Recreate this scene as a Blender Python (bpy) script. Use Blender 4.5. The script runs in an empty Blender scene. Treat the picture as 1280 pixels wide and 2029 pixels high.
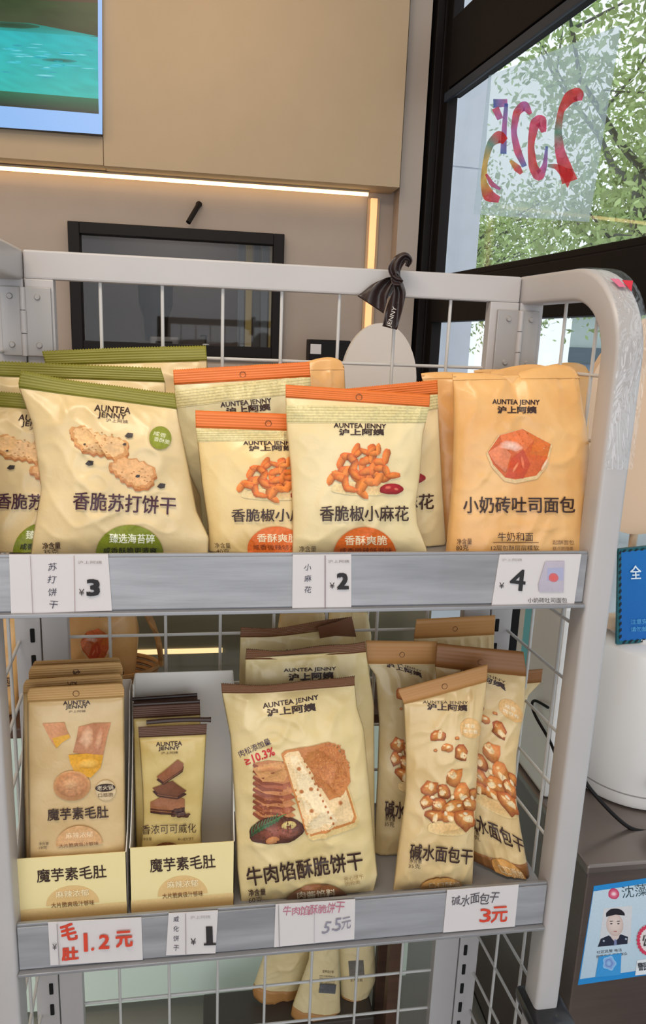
import bpy, bmesh, math, random
import numpy as np
from mathutils import Vector, Matrix
random.seed(7); RNG = np.random.default_rng(7)

# ------------------------------------------------------------------ camera
CP = np.array([0.2629, -0.9408, 1.4747]); YAW, PITCH, ROLL, FPX = 0.1611, 0.2260, 0.0393, 1465.4
IW, IH = 1280, 2029
def cam_axes():
    cy, sy = math.cos(YAW), math.sin(YAW)
    fw = np.array([sy*math.cos(PITCH), cy*math.cos(PITCH), -math.sin(PITCH)])
    r = np.array([cy, -sy, 0.]); u = np.cross(r, fw)
    return r*math.cos(ROLL)+u*math.sin(ROLL), -r*math.sin(ROLL)+u*math.cos(ROLL), fw
CR, CU, CF = cam_axes()
cd = bpy.data.cameras.new('camera'); cam = bpy.data.objects.new('camera', cd)
bpy.context.scene.collection.objects.link(cam); bpy.context.scene.camera = cam
cd.sensor_fit = 'VERTICAL'; cd.sensor_height = 36.0; cd.lens = FPX/IH*36.0
cd.clip_start = 0.02; cd.clip_end = 200
cam.matrix_world = Matrix([[CR[0], CU[0], -CF[0], CP[0]], [CR[1], CU[1], -CF[1], CP[1]], [CR[2], CU[2], -CF[2], CP[2]], [0, 0, 0, 1]])

# ------------------------------------------------------------------ world, lights, exposure
sc = bpy.context.scene
w = bpy.data.worlds.new('overcast'); sc.world = w; w.use_nodes = True
nt = w.node_tree; bg = nt.nodes['Background']
tc = nt.nodes.new('ShaderNodeTexCoord'); nz = nt.nodes.new('ShaderNodeTexNoise'); nz.inputs['Scale'].default_value = 2.0
cr = nt.nodes.new('ShaderNodeValToRGB'); cr.color_ramp.elements[0].color = (.80, .90, 1, 1); cr.color_ramp.elements[1].color = (1, 1, 1, 1)
nt.links.new(tc.outputs['Generated'], nz.inputs['Vector']); nt.links.new(nz.outputs['Fac'], cr.inputs['Fac']); nt.links.new(cr.outputs['Color'], bg.inputs['Color'])
bg.inputs['Strength'].default_value = 1.35
sc.view_settings.view_transform = 'Standard'; sc.view_settings.look = 'None'; sc.view_settings.gamma = 1.0
sc.view_settings.use_curve_mapping = False; sc.view_settings.exposure = 0.0
sc.cycles.max_bounces = 8; sc.cycles.transparent_max_bounces = 16; sc.cycles.use_denoising = True
def area(name, loc, tgt, sx, sy, power, col):
    l = bpy.data.lights.new(name, 'AREA'); l.shape = 'RECTANGLE'; l.size = sx; l.size_y = sy; l.energy = power; l.color = col
    o = bpy.data.objects.new(name, l); sc.collection.objects.link(o); o.location = loc
    o.rotation_euler = (Vector(tgt)-Vector(loc)).to_track_quat('-Z', 'Y').to_euler(); return o
area('ceiling_panel_light', (-0.1, -0.75, 2.85), (0.2, -0.05, 1.0), 1.5, 0.4, 27, (1, .86, .68))
area('ceiling_panel_light', (-1.3, 0.6, 2.9), (-1.3, 0.6, 0), 0.6, 0.6, 12, (1, .84, .64))
area('ceiling_panel_light', (0.15, 1.2, 2.9), (0.1, 2.0, 2.0), 1.0, 0.3, 5, (1, .80, .56))
area('shopfront_daylight', (0.2, -3.1, 1.2), (0.3, 0, 0.8), 3.0, 2.4, 20, (.93, .96, 1))

# ------------------------------------------------------------------ helpers
def lin(c):
    return tuple((x/255/12.92 if x/255 <= .04045 else ((x/255+.055)/1.055)**2.4) for x in c)
MATS = {}
def mat(name, rgb, rough=.5, metal=0., bump=0., bscale=60., var=0., emit=None, estr=0., coat=0., alpha=None, spec=.5, vscale=8., stretch=None, trans=0.):
    if name in MATS: return MATS[name]
    m = bpy.data.materials.new(name); m.use_nodes = True; n = m.node_tree.nodes; l = m.node_tree.links
    b = n['Principled BSDF']; c = lin(rgb)
    b.inputs['Base Color'].default_value = (*c, 1); b.inputs['Roughness'].default_value = rough; b.inputs['Metallic'].default_value = metal
    b.inputs['Coat Weight'].default_value = coat; b.inputs['Specular IOR Level'].default_value = spec
    b.inputs['Transmission Weight'].default_value = trans
    if alpha is not None: b.inputs['Alpha'].default_value = alpha
    if emit: b.inputs['Emission Color'].default_value = (*lin(emit), 1); b.inputs['Emission Strength'].default_value = estr
    if bump or var:
        t = n.new('ShaderNodeTexCoord'); mp = n.new('ShaderNodeMapping'); l.new(t.outputs['Object'], mp.inputs['Vector'])
        if stretch: mp.inputs['Scale'].default_value = stretch
        if bump:
            z = n.new('ShaderNodeTexNoise'); z.inputs['Scale'].default_value = bscale; z.inputs['Detail'].default_value = 3
            bp = n.new('ShaderNodeBump'); bp.inputs['Strength'].default_value = bump; bp.inputs['Distance'].default_value = .002
            l.new(mp.outputs['Vector'], z.inputs['Vector']); l.new(z.outputs['Fac'], bp.inputs['Height']); l.new(bp.outputs['Normal'], b.inputs['Normal'])
        if var:
            z = n.new('ShaderNodeTexNoise'); z.inputs['Scale'].default_value = vscale; z.inputs['Detail'].default_value = 4
            l.new(mp.outputs['Vector'], z.inputs['Vector'])
            r = n.new('ShaderNodeValToRGB'); r.color_ramp.elements[0].position = .3; r.color_ramp.elements[1].position = .7
            r.color_ramp.elements[0].color = (*[x*(1-var) for x in c], 1); r.color_ramp.elements[1].color = (*[min(1, x*(1+var)) for x in c], 1)
            l.new(z.outputs['Fac'], r.inputs['Fac']); l.new(r.outputs['Color'], b.inputs['Base Color'])
    MATS[name] = m; return m
def print_mat(name, rough=.5, noise=0.12, spec=.4, emit=0., alpha=1.):
    if name in MATS: return MATS[name]
    m = bpy.data.materials.new(name); m.use_nodes = True; n = m.node_tree.nodes; l = m.node_tree.links; b = n['Principled BSDF']
    a = n.new('ShaderNodeVertexColor'); a.layer_name = 'Col'
    t = n.new('ShaderNodeTexCoord'); z = n.new('ShaderNodeTexNoise'); z.inputs['Scale'].default_value = 260; z.inputs['Detail'].default_value = 2
    l.new(t.outputs['Object'], z.inputs['Vector'])
    mr = n.new('ShaderNodeMapRange'); mr.inputs['From Min'].default_value = .3; mr.inputs['From Max'].default_value = .7
    mr.inputs['To Min'].default_value = 1-noise; mr.inputs['To Max'].default_value = 1+noise; l.new(z.outputs['Fac'], mr.inputs['Value'])
    mx = n.new('ShaderNodeVectorMath'); mx.operation = 'SCALE'; l.new(a.outputs['Color'], mx.inputs[0]); l.new(mr.outputs['Result'], mx.inputs['Scale'])
    l.new(mx.outputs[0], b.inputs['Base Color']); b.inputs['Roughness'].default_value = rough; b.inputs['Specular IOR Level'].default_value = spec
    b.inputs['Alpha'].default_value = alpha
    if emit:
        l.new(mx.outputs[0], b.inputs['Emission Color']); b.inputs['Emission Strength'].default_value = emit; b.inputs['Base Color'].default_value = (0, 0, 0, 1)
        for k in list(m.node_tree.links):
            if k.to_socket == b.inputs['Base Color']: l.remove(k)
    MATS[name] = m; return m
def props(o, label=None, cat=None, group=None, kind=None):
    for k, v in (('label', label), ('category', cat), ('group', group), ('kind', kind)):
        if v: o[k] = v
    return o
def empty(name, loc, label, cat, group=None):
    o = bpy.data.objects.new(name, None); sc.collection.objects.link(o); o.location = loc; o.empty_display_size = .02
    return props(o, label, cat, group)
def link(name, me, m=None, parent=None, loc=(0, 0, 0), smooth=False):
    o = bpy.data.objects.new(name, me); sc.collection.objects.link(o); o.location = loc
    if m is not None and not me.materials: me.materials.append(m)
    if parent is not None: o.parent = parent
    if smooth: me.polygons.foreach_set('use_smooth', [True]*len(me.polygons))
    return o
def mesh_np(name, V, F, m, parent=None, base=(0, 0, 0), smooth=False, cols=None):
    """world-space vertices; parent chain handled by subtracting its world base"""
    V = np.asarray(V, float)-np.asarray(base)
    me = bpy.data.meshes.new(name); me.from_pydata(V.tolist(), [], [list(map(int, f)) for f in F]); me.update()
    if cols is not None:
        ca = me.color_attributes.new('Col', 'FLOAT_COLOR', 'POINT')
        c4 = np.ones((len(V), 4)); c4[:, :3] = cols; ca.data.foreach_set('color', c4.ravel())
    return link(name, me, m, parent, smooth=smooth)
def wbase(o):
    b = Vector((0, 0, 0))
    while o is not None: b += o.location; o = o.parent
    return np.array(b)
class MB:
    def __init__(s): s.bm = bmesh.new()
    def box(s, a, b, bev=0.0, M=None):
        a = np.minimum(a, b), np.maximum(a, b); lo, hi = a
        r = bmesh.ops.create_cube(s.bm, size=1.0)['verts']
        for v in r: v.co = Vector([(lo[i]+hi[i])/2+v.co[i]*(hi[i]-lo[i]) for i in range(3)])
        if bev:
            es = list({e for v in r for e in v.link_edges})
            out = bmesh.ops.bevel(s.bm, geom=es, offset=bev, segments=2, affect='EDGES', profile=.6)
            r = list({v for v in out['verts']} | {v for v in r if v.is_valid})
        if M is not None:
            for v in r: v.co = M @ v.co
        return s
    def cyl(s, a, b, r, r2=None, seg=10):
        a, b = Vector(a), Vector(b); d = b-a; r2 = r if r2 is None else r2
        q = d.to_track_quat('Z', 'Y').to_matrix().to_4x4(); M = Matrix.Translation((a+b)/2) @ q
        bmesh.ops.create_cone(s.bm, cap_ends=True, segments=seg, radius1=r, radius2=r2, depth=d.length, matrix=M); return s
    def tube(s, pts, r, seg=8, closed=False):
        pts = [Vector(p) for p in pts]; n = len(pts); rings = []
        rr = [float(q) for q in r] if hasattr(r, '__len__') else [float(r)]*n
        up = Vector((0, 0, 1)); 
        for i, p in enumerate(pts):
            t = (pts[min(i+1, n-1)]-pts[max(i-1, 0)]).normalized()
            if abs(t.dot(up)) > .95: x = t.cross(Vector((0, 1, 0))).normalized()
            else: x = t.cross(up).normalized()
            if i and x.dot(px_) < 0: x = -x
            px_ = x; y = t.cross(x).normalized()
            rings.append([s.bm.verts.new(p+rr[i]*(x*math.cos(a)+y*math.sin(a))) for a in [2*math.pi*k/seg for k in range(seg)]])
        for a, b in zip(rings, rings[1:]):
            for k in range(seg): s.bm.faces.new((a[k], a[(k+1) % seg], b[(k+1) % seg], b[k]))
        s.bm.faces.new(rings[0][::-1]); s.bm.faces.new(rings[-1]); return s
    def lathe(s, prof, c, seg=40):
        rings = []
        for r, z in prof: rings.append([s.bm.verts.new((c[0]+r*math.cos(a), c[1]+r*math.sin(a), c[2]+z)) for a in [2*math.pi*k/seg for k in range(seg)]])
        for a, b in zip(rings, rings[1:]):
            for k in range(seg): s.bm.faces.new((a[k], a[(k+1) % seg], b[(k+1) % seg], b[k]))
        s.bm.faces.new(rings[0][::-1]); s.bm.faces.new(rings[-1]); return s
    def poly(s, P, thick):
        """extruded polygon: P list of 3D pts, thick = vector"""
        t = Vector(thick); a = [s.bm.verts.new(Vector(p)) for p in P]; b = [s.bm.verts.new(Vector(p)+t) for p in P]
        s.bm.faces.new(a); s.bm.faces.new(b[::-1]); n = len(a)
        for k in range(n): s.bm.faces.new((a[(k+1) % n], a[k], b[k], b[(k+1) % n]))
        return s
    def build(s, name, m, parent=None, smooth=False, top=None):
        bmesh.ops.recalc_face_normals(s.bm, faces=s.bm.faces)
        me = bpy.data.meshes.new(name); base = wbase(parent) if parent is not None else np.zeros(3)
        if parent is None:      # put a top-level mesh's origin at its own base
            co = np.array([v.co for v in s.bm.verts]); base = np.array([*((co.min(0)+co.max(0))/2)[:2], co[:, 2].min()])
        for v in s.bm.verts: v.co -= Vector(base)
        s.bm.to_mesh(me); s.bm.free()
        o = link(name, me, m, parent, smooth=False)
        if parent is None: o.location = base
        if smooth:
            me.polygons.foreach_set('use_smooth', [True]*len(me.polygons)); me.set_sharp_from_angle(angle=math.radians(40))
        return o
def struct(name, mb, m): return props(mb.build(name, m), kind='structure')

def proj(P):
    d = np.atleast_2d(P)-CP; z = d@CF
    return np.stack([IW/2+FPX*(d@CR)/z, IH/2-FPX*(d@CU)/z], 1)
def ray(px, py):
    px, py = np.asarray(px, float), np.asarray(py, float)
    return CF*FPX+CR*(px[..., None]-IW/2)-CU*(py[..., None]-IH/2)
def on_axis(px, py, ax, val):
    d = ray(px, py); t = (np.asarray(val)-CP[ax])/d[..., ax]; return CP+t[..., None]*d
def on_plane(px, py, P0, n):
    d = ray(px, py); t = ((np.asarray(P0)-CP)@n)/(d@n); return CP+t[..., None]*d
def at(px, py, Y): return on_axis(np.array(px), np.array(py), 1, Y)

# ------------------------------------------------------------------ noise
def vnoise(x, y, seed):
    r = np.random.default_rng(seed).random((64, 64))
    xi, yi = np.floor(x).astype(int), np.floor(y).astype(int); fx, fy = x-xi, y-yi
    fx, fy = fx*fx*(3-2*fx), fy*fy*(3-2*fy)
    g = lambda a, b: r[a % 64, b % 64]
    return (g(xi, yi)*(1-fx)+g(xi+1, yi)*fx)*(1-fy)+(g(xi, yi+1)*(1-fx)+g(xi+1, yi+1)*fx)*fy
# ------------------------------------------------------------------ surfaces that carry print
class Surf:
    """A ruled sheet between a left and a right edge, optionally inflated like a pouch.
    u runs 0..1 across, v 0..1 down; edges are given where they stand in depth."""
    def __init__(s, L, R, pt, T=0., vs=0., vb=1., wr=0., seed=1, power=.55, ramp=.10, boxy=False, sealwave=.0, sag=0.):
        s.M = 61; s.t = np.linspace(0, 1, s.M); s.L2, s.R2 = s._res(L), s._res(R)
        s.L3 = pt(s.L2[:, 0], s.L2[:, 1], s.t); s.R3 = pt(s.R2[:, 0], s.R2[:, 1], s.t)
        a = (s.R3-s.L3).mean(0); b = (s.L3[-1]-s.L3[0]+s.R3[-1]-s.R3[0])/2
        n = np.cross(a, b); n /= np.linalg.norm(n); s.n = n if n@(CP-s.L3.mean(0)) > 0 else -n
        s.T, s.vs, s.vb, s.wr, s.seed, s.power, s.ramp, s.sw = T, vs, vb, wr*1.35, seed, power, ramp, sealwave; s.notch = 0; s.sag = sag
        s.wid = np.linalg.norm(a); s.hei = np.linalg.norm(b)
    def _res(s, P):
        P = np.array(P, float); d = np.r_[0, np.cumsum(np.hypot(*np.diff(P, axis=0).T))]; d /= d[-1]
        return np.stack([np.interp(s.t, d, P[:, k]) for k in (0, 1)], 1)
    def S0(s, u, v):
        i = lambda A: np.stack([np.interp(v, s.t, A[:, k]) for k in range(3)], -1)
        u = np.asarray(u)[..., None]; return i(s.L3)*(1-u)+i(s.R3)*u
    def prof(s, u, v):
        c = np.clip(1-np.abs(2*u-1)**2.2, 0, 1)**s.power
        g = np.clip((v-s.vs)/max(s.ramp, 1e-6), 0, None); g = 1-np.exp(-g)
        if s.vb < 1: h = np.clip((s.vb-v)/s.ramp, 0, None); g = g*(1-np.exp(-h))
        return c*g
    def wrk(s, u, v):
        if not s.wr: return 0
        x, y = u*s.wid*28, v*s.hei*28
        A_ = lambda q: np.sqrt((2*q-1)**2+.012)
        a = 1-A_(vnoise(x+.6*y, y*.8-.3*x, s.seed))
        b = 1-A_(vnoise(u*9+.8*v, v*1.6, s.seed+5))
        c = vnoise(x*.45, y*.45, s.seed+9); f = 1-A_(vnoise(x*1.1-.9*y, y*1.2+x*.6, s.seed+14))
        end = np.exp(-np.clip(v-s.vs, 0, 1)/.13)+.8*np.exp(-np.clip(1-v, 0, 1)/.10)
        e = np.clip(4*u*(1-u), 0, 1)**.5*np.clip((v-s.vs)/.03, 0, 1)
        if s.vb < 1: e = e*np.clip((s.vb-v)/.03, 0, 1)
        return s.wr*e*(.9*(a**3-.3)+1.5*end*(b**3-.3)+1.6*(c-.5)+.5*(f**4-.2))
    def S(s, u, v, off=0., side=1):
        u, v = np.asarray(u, float), np.asarray(v, float)
        z = s.T*s.prof(u, v)+s.wrk(u, v)
        if s.notch: z = z-s.notch*np.exp(-((u-.46)/.05)**2)*np.exp(-v/.10)
        if s.sw: z = z+s.sw*np.sin(u*5+s.seed)*np.exp(-np.clip(v, 0, 1)/.08)*side
        if s.sag:
            dn = s.L3[-1]-s.L3[0]; dn = dn/np.linalg.norm(dn)
            return s.S0(u, v)+s.n*(off+z*side)[..., None]+dn*(s.sag*np.sin(np.pi*np.clip(u, 0, 1))*np.exp(-v/.06)*(1+.4*np.sin(7*u)))[..., None]
        return s.S0(u, v)+s.n*(off*1.0+z*side)[..., None] if side == 1 else s.S0(u, v)+s.n*(off+z)[..., None]
    def uv(s, px, py):
        px, py = np.asarray(px, float), np.asarray(py, float); tx, ty = px.copy(), py.copy()
        vs_ = np.linspace(0, 1, 401)
        Lx, Ly, Rx, Ry = [np.interp(vs_, s.t, a) for a in (s.L2[:, 0], s.L2[:, 1], s.R2[:, 0], s.R2[:, 1])]
        for it in range(3):
            f = (Rx-Lx)[None]*(ty[:, None]-Ly[None])-(Ry-Ly)[None]*(tx[:, None]-Lx[None])
            k = np.argmax(f < 0, axis=1); k = np.clip(np.where((f < 0).any(1), k, 400), 1, 400); r = np.arange(len(px))
            f0, f1 = f[r, k-1], f[r, k]; fr = np.clip(f0/(f0-f1+1e-9), 0, 1); v = vs_[k-1]+fr/400
            lx, ly, rx, ry = [np.interp(v, s.t, a) for a in (s.L2[:, 0], s.L2[:, 1], s.R2[:, 0], s.R2[:, 1])]
            u = ((tx-lx)*(rx-lx)+(ty-ly)*(ry-ly))/((rx-lx)**2+(ry-ly)**2)
            if it < 2:
                uc = np.clip(u, .0, 1.); q = proj(s.S(uc, v)); q0 = np.stack([lx+(rx-lx)*uc, ly+(ry-ly)*uc], 1)
                dx, dy = q[:, 0]-q0[:, 0], q[:, 1]-q0[:, 1]
                tx, ty = px-dx, py-dy
        return u, v
# ------------------------------------------------------------------ flat print: shapes in picture pixels, later laid on a Surf
TXT = {}
def glyphs(t, bold):
    k = (t, bold)
    if k not in TXT:
        c = bpy.data.curves.new('t', 'FONT'); c.body = t; c.size = 1; c.offset = bold; c.resolution_u = 2; c.align_x = 'CENTER'
        o = bpy.data.objects.new('t', c); sc.collection.objects.link(o); dg = bpy.context.evaluated_depsgraph_get(); dg.update()
        me = o.evaluated_get(dg).to_mesh(); V = np.array([v.co[:2] for v in me.vertices]); F = [tuple(p.vertices) for p in me.polygons]
        o.evaluated_get(dg).to_mesh_clear(); bpy.data.objects.remove(o); bpy.data.curves.remove(c)
        V = (V-V.min(0))/(V.max(0)-V.min(0)+1e-9)-.5; TXT[k] = (V, F)
    return TXT[k]
class Art:
    def __init__(s): s.parts = {}; s.lay = 0; s.hold = False
    def add(s, part, V, F, C, cut=False):
        s.lay += 0 if s.hold else 1; C = np.asarray(C, float)
        if C.ndim == 1: C = np.tile(C, (len(V), 1))
        s.parts.setdefault(part, []).append((np.asarray(V, float), F, C, s.lay))
    def text(s, part, t, x, y, w, h, col=(62, 38, 34), rot=0, bold=.012, shear=0):
        V, F = glyphs(t, 0.); a = math.radians(rot); b = max(0, bold)*h*(1. if len(t) > 1 or bold < .03 else 1.4)
        for dx, dy in (((-1, -.6), (1, .6), (.9, -.7), (-.9, .7)) if b > .25 else ((0, 0),)):   # heavier type: the same glyphs struck again beside themselves
            X = V[:, 0]*(w-2*b)+shear*V[:, 1]*h+dx*b; Y = -V[:, 1]*(h-b)+dy*b
            s.add(part, np.stack([x+X*math.cos(a)-Y*math.sin(a), y+X*math.sin(a)+Y*math.cos(a)], 1), F, lin(col))
        return s
    def hand(s, part, t, x, y, w, h, col, rot, shear, seed=1, bold=-.004):
        q = random.Random(seed); n = len(t); wt = [.45 if c in '.1' else .7 if c.isdigit() else 1. for c in t]; tot = sum(wt); c, sn = math.cos(math.radians(rot)), math.sin(math.radians(rot)); p = -tot/2
        for ch, k in zip(t, wt):
            cx = (p+k/2)*w/tot; p += k; ww = w/tot*k*(.88+.2*q.random())
            hh = h*(.16 if ch == '.' else .85+.3*q.random()); dy = (q.random()-.5)*h*.22+(h*.4 if ch == '.' else 0)
            s.text(part, ch, x+cx*c-dy*sn, y+cx*sn+dy*c, ww*(.3 if ch == '1' else .5 if ch == '.' else 1), hh, col, rot+(q.random()-.5)*16, bold, shear+(q.random()-.5)*.2)
        return s
    def blob(s, part, x, y, rx, ry, c1, c2, rot=0, irr=.08, seed=0, n=26, rings=4, t0=0, t1=360, speck=.0, light=.25, lobes=0):
        r = np.random.default_rng(seed+int(x)*7+int(y)); a = np.radians(np.linspace(t0, t1, n, endpoint=False) if t1-t0 >= 360 else np.linspace(t0, t1, n))
        k = 1+irr*(vnoise(np.cos(a)*2+9+seed, np.sin(a)*2+9, seed+3)-.5)*2
        if lobes: k = k*(1+.10*np.cos(lobes*a))
        V, C, F = [(x, y)], [], []; ca, sa = math.cos(math.radians(rot)), math.sin(math.radians(rot)); c1, c2 = np.array(lin(c1)), np.array(lin(c2)); C.append(c1)
        for j in range(1, rings+1):
            f = j/rings
            for i in range(n):
                X, Y = rx*k[i]*f*math.cos(a[i]), ry*k[i]*f*math.sin(a[i])
                V.append((x+X*ca-Y*sa, y+X*sa+Y*ca))
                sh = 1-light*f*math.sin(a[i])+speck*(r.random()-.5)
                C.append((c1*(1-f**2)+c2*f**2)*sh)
        m = n if t1-t0 >= 360 else n-1
        for i in range(m): F.append((0, 1+i, 1+(i+1) % n))
        for j in range(1, rings):
            for i in range(m):
                p, q = 1+(j-1)*n, 1+j*n; F.append((p+i, p+(i+1) % n, q+(i+1) % n, q+i))
        s.add(part, V, F, np.clip(C, 0, 1)); return s
    def quad(s, part, P, c1, c2=None, n=6, m=6, speck=0, seed=0):
        """P = TL TR BR BL; colour c1 at the top to c2 at the bottom"""
        P = np.array(P, float); c1 = np.array(lin(c1)); c2 = c1 if c2 is None else np.array(lin(c2)); V, C, F = [], [], []; r = np.random.default_rng(seed)
        for j in range(m+1):
            for i in range(n+1):
                f, g = i/n, j/m; V.append((P[0]*(1-f)+P[1]*f)*(1-g)+(P[3]*(1-f)+P[2]*f)*g); C.append((c1*(1-g)+c2*g)*(1+speck*(r.random()-.5)))
        for j in range(m):
            for i in range(n): a = j*(n+1)+i; F.append((a, a+1, a+n+2, a+n+1))
        s.add(part, V, F, np.clip(C, 0, 1)); return s
    def poly(s, part, P, col, speck=0.):
        P = np.array(P, float); c = P.mean(0); V = [c]+list(P); n = len(P); F = [(0, 1+i, 1+(i+1) % n) for i in range(n)]
        C = np.clip(np.array(lin(col))*(1+speck*(np.random.default_rng(n).random((n+1, 1))-.5)), 0, 1); s.add(part, V, F, C); return s
    def stroke(s, part, P, W, cols):
        P = np.array(P, float); t = np.linspace(0, 1, len(P)); tt = np.linspace(0, 1, 8*len(P))
        # smooth by quadratic blur of a linear interpolation
        X = np.stack([np.interp(tt, t, P[:, k]) for k in (0, 1)], 1)
        for _ in range(6): X[1:-1] = (X[:-2]+2*X[1:-1]+X[2:])/4
        Wd = np.interp(tt, np.linspace(0, 1, len(W)), W)*(1.25 if part == 'painted_digits' else 1); C = np.array([lin(c) for c in cols]); Cc = np.stack([np.interp(tt, np.linspace(0, 1, len(C)), C[:, k]) for k in range(3)], 1)
        d = np.gradient(X, axis=0); d /= np.linalg.norm(d, axis=1)[:, None]+1e-9; nn = np.stack([-d[:, 1], d[:, 0]], 1)
        V, CC, F = [], [], []
        for i in range(len(tt)):
            for k in (-1, 0, 1): V.append(X[i]+nn[i]*Wd[i]/2*k); CC.append(np.clip(Cc[i]*(1+.25*k*math.sin(i*.7)), 0, 1))
        for i in range(len(tt)-1):
            for k in (0, 1): a = 3*i+k; F.append((a, a+1, a+4, a+3))
        s.add(part, V, F, CC); return s
    def bake(s, surf, cuts=54):
        """to (u,v) on a reference surface, triangles cut on a grid so that they can follow the curve"""
        out = {}
        for part, L in s.parts.items():
            bm = bmesh.new(); cl = bm.verts.layers.float_color.new('Col'); ll = bm.verts.layers.float.new('lay')
            for V, F, C, lay in L:
                u, v = surf.uv(V[:, 0], V[:, 1]); vs = []
                for k in range(len(V)):
                    b = bm.verts.new((u[k], v[k], 0)); b[cl] = (*C[k], 1); b[ll] = lay; vs.append(b)
                for f in F:
                    try: bm.faces.new([vs[i] for i in f])
                    except ValueError: pass
            if cuts:
                for ax, num in ((0, cuts), (1, int(cuts*1.4))):
                    lo, hi = min(v.co[ax] for v in bm.verts), max(v.co[ax] for v in bm.verts)
                    for k in range(1, num):
                        q = k/num
                        if lo < q < hi:
                            p = [0, 0, 0]; p[ax] = q; n = [0, 0, 0]; n[ax] = 1
                            bmesh.ops.bisect_plane(bm, geom=bm.verts[:]+bm.edges[:]+bm.faces[:], plane_co=p, plane_no=n)
            UV = np.array([v.co[:2] for v in bm.verts]); C = np.array([v[cl][:3] for v in bm.verts]); Ly = np.array([v[ll] for v in bm.verts])
            bm.verts.index_update(); F = [tuple(v.index for v in f.verts) for f in bm.faces]; bm.free()
            out[part] = (UV, F, C, Ly)
        return out
def lay_art(baked, surf, parent, base, m, off=.0006, dl=.00013, skip=(), lim=None):
    allL = np.unique(np.concatenate([b[3] for b in baked.values()])); dl = min(dl, .0030/len(allL))
    for part, (UV, F, C, Ly) in baked.items():
        if part in skip: continue
        u, v = UV[:, 0], UV[:, 1]
        ok = (u > .002) & (u < .998) & (v > .001) & (v < .998)
        u, v = np.clip(u, .002, .998), np.clip(v, .001, .998)
        rk = np.searchsorted(allL, Ly)                      # layers stacked in drawing order, each a hair above the last
        V = surf.S(u, v, off=off+dl*rk)
        F2 = [f for f in F if ok[list(f)].any()]
        if not F2: continue
        used = sorted({i for f in F2 for i in f}); re = {a: b for b, a in enumerate(used)}
        mesh_np(part, V[used], [[re[i] for i in f] for f in F2], m, parent, base, cols=C[used])

# ------------------------------------------------------------------ materials
M_frame = mat('white_enamel_steel', (184, 180, 180), rough=.38, var=.03, bump=.05, bscale=30)
M_wire = mat('white_coated_wire', (200, 198, 196), rough=.35)
M_plate = mat('grey_hinge_steel', (168, 164, 162), rough=.4, metal=.25, bump=.06)
M_slot = mat('slot_hole_black', (8, 8, 9), rough=.9)
M_tray = mat('grey_tray_steel', (150, 150, 154), rough=.33, metal=.35, var=.06, bump=.05, bscale=9)
M_strip = mat('price_rail_plastic', (150, 151, 156), rough=.2, coat=.5, var=.22, vscale=3, stretch=(1.5, 1, 14), bump=.25, bscale=5)
M_paper = mat('tag_paper', (214, 208, 208), rough=.6, var=.02)
M_print = print_mat('bag_print', rough=.42)
M_flat = print_mat('paper_print', rough=.55, noise=.03)
M_screen = print_mat('screen_print', rough=.3, noise=.03, emit=1.0)
M_black = mat('black_frame', (20, 15, 15), rough=.5, spec=.2, bump=.03)
M_wall = mat('beige_wall_panel', (180, 158, 130), rough=.7, var=.02, bump=.03)
M_cream = mat('cream_wall', (170, 156, 146), rough=.75, var=.02, bump=.03)
M_glass = bpy.data.materials.new('window_glass'); M_glass.use_nodes = True
_n = M_glass.node_tree.nodes; _l = M_glass.node_tree.links; _n.clear()
_o = _n.new('ShaderNodeOutputMaterial'); _t = _n.new('ShaderNodeBsdfTransparent'); _g = _n.new('ShaderNodeBsdfGlossy'); _m = _n.new('ShaderNodeMixShader')
_t.inputs['Color'].default_value = (.93, .96, .96, 1); _g.inputs['Roughness'].default_value = .02; _m.inputs[0].default_value = .05
_l.new(_t.outputs[0], _m.inputs[1]); _l.new(_g.outputs[0], _m.inputs[2]); _l.new(_m.outputs[0], _o.inputs['Surface'])
def film(name, fac_d, col, fac_g=.1, rough=.15, bump=0):
    m = bpy.data.materials.new(name); m.use_nodes = True; n = m.node_tree.nodes; l = m.node_tree.links; n.clear()
    o = n.new('ShaderNodeOutputMaterial'); t = n.new('ShaderNodeBsdfTransparent'); d = n.new('ShaderNodeBsdfTranslucent' if 'hazy' in name else 'ShaderNodeBsdfDiffuse'); g = n.new('ShaderNodeBsdfGlossy')
    d.inputs['Color'].default_value = (*lin(col), 1); g.inputs['Roughness'].default_value = rough
    a = n.new('ShaderNodeMixShader'); b = n.new('ShaderNodeMixShader'); a.inputs[0].default_value = fac_d; b.inputs[0].default_value = fac_g
    l.new(t.outputs[0], a.inputs[1]); l.new(d.outputs[0], a.inputs[2]); l.new(a.outputs[0], b.inputs[1]); l.new(g.outputs[0], b.inputs[2]); l.new(b.outputs[0], o.inputs['Surface'])
    if bump:
        z = n.new('ShaderNodeTexNoise'); z.inputs['Scale'].default_value = 45; z.inputs['Distortion'].default_value = 2; p = n.new('ShaderNodeBump'); p.inputs['Strength'].default_value = bump; p.inputs['Distance'].default_value = .01
        tt = n.new('ShaderNodeTexCoord'); mp = n.new('ShaderNodeMapping'); mp.inputs['Scale'].default_value = (1, 1, .35); l.new(tt.outputs['Object'], mp.inputs['Vector'])
        l.new(mp.outputs[0], z.inputs['Vector']); l.new(z.outputs['Fac'], p.inputs['Height']); l.new(p.outputs['Normal'], g.inputs['Normal'])
    return m
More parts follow.
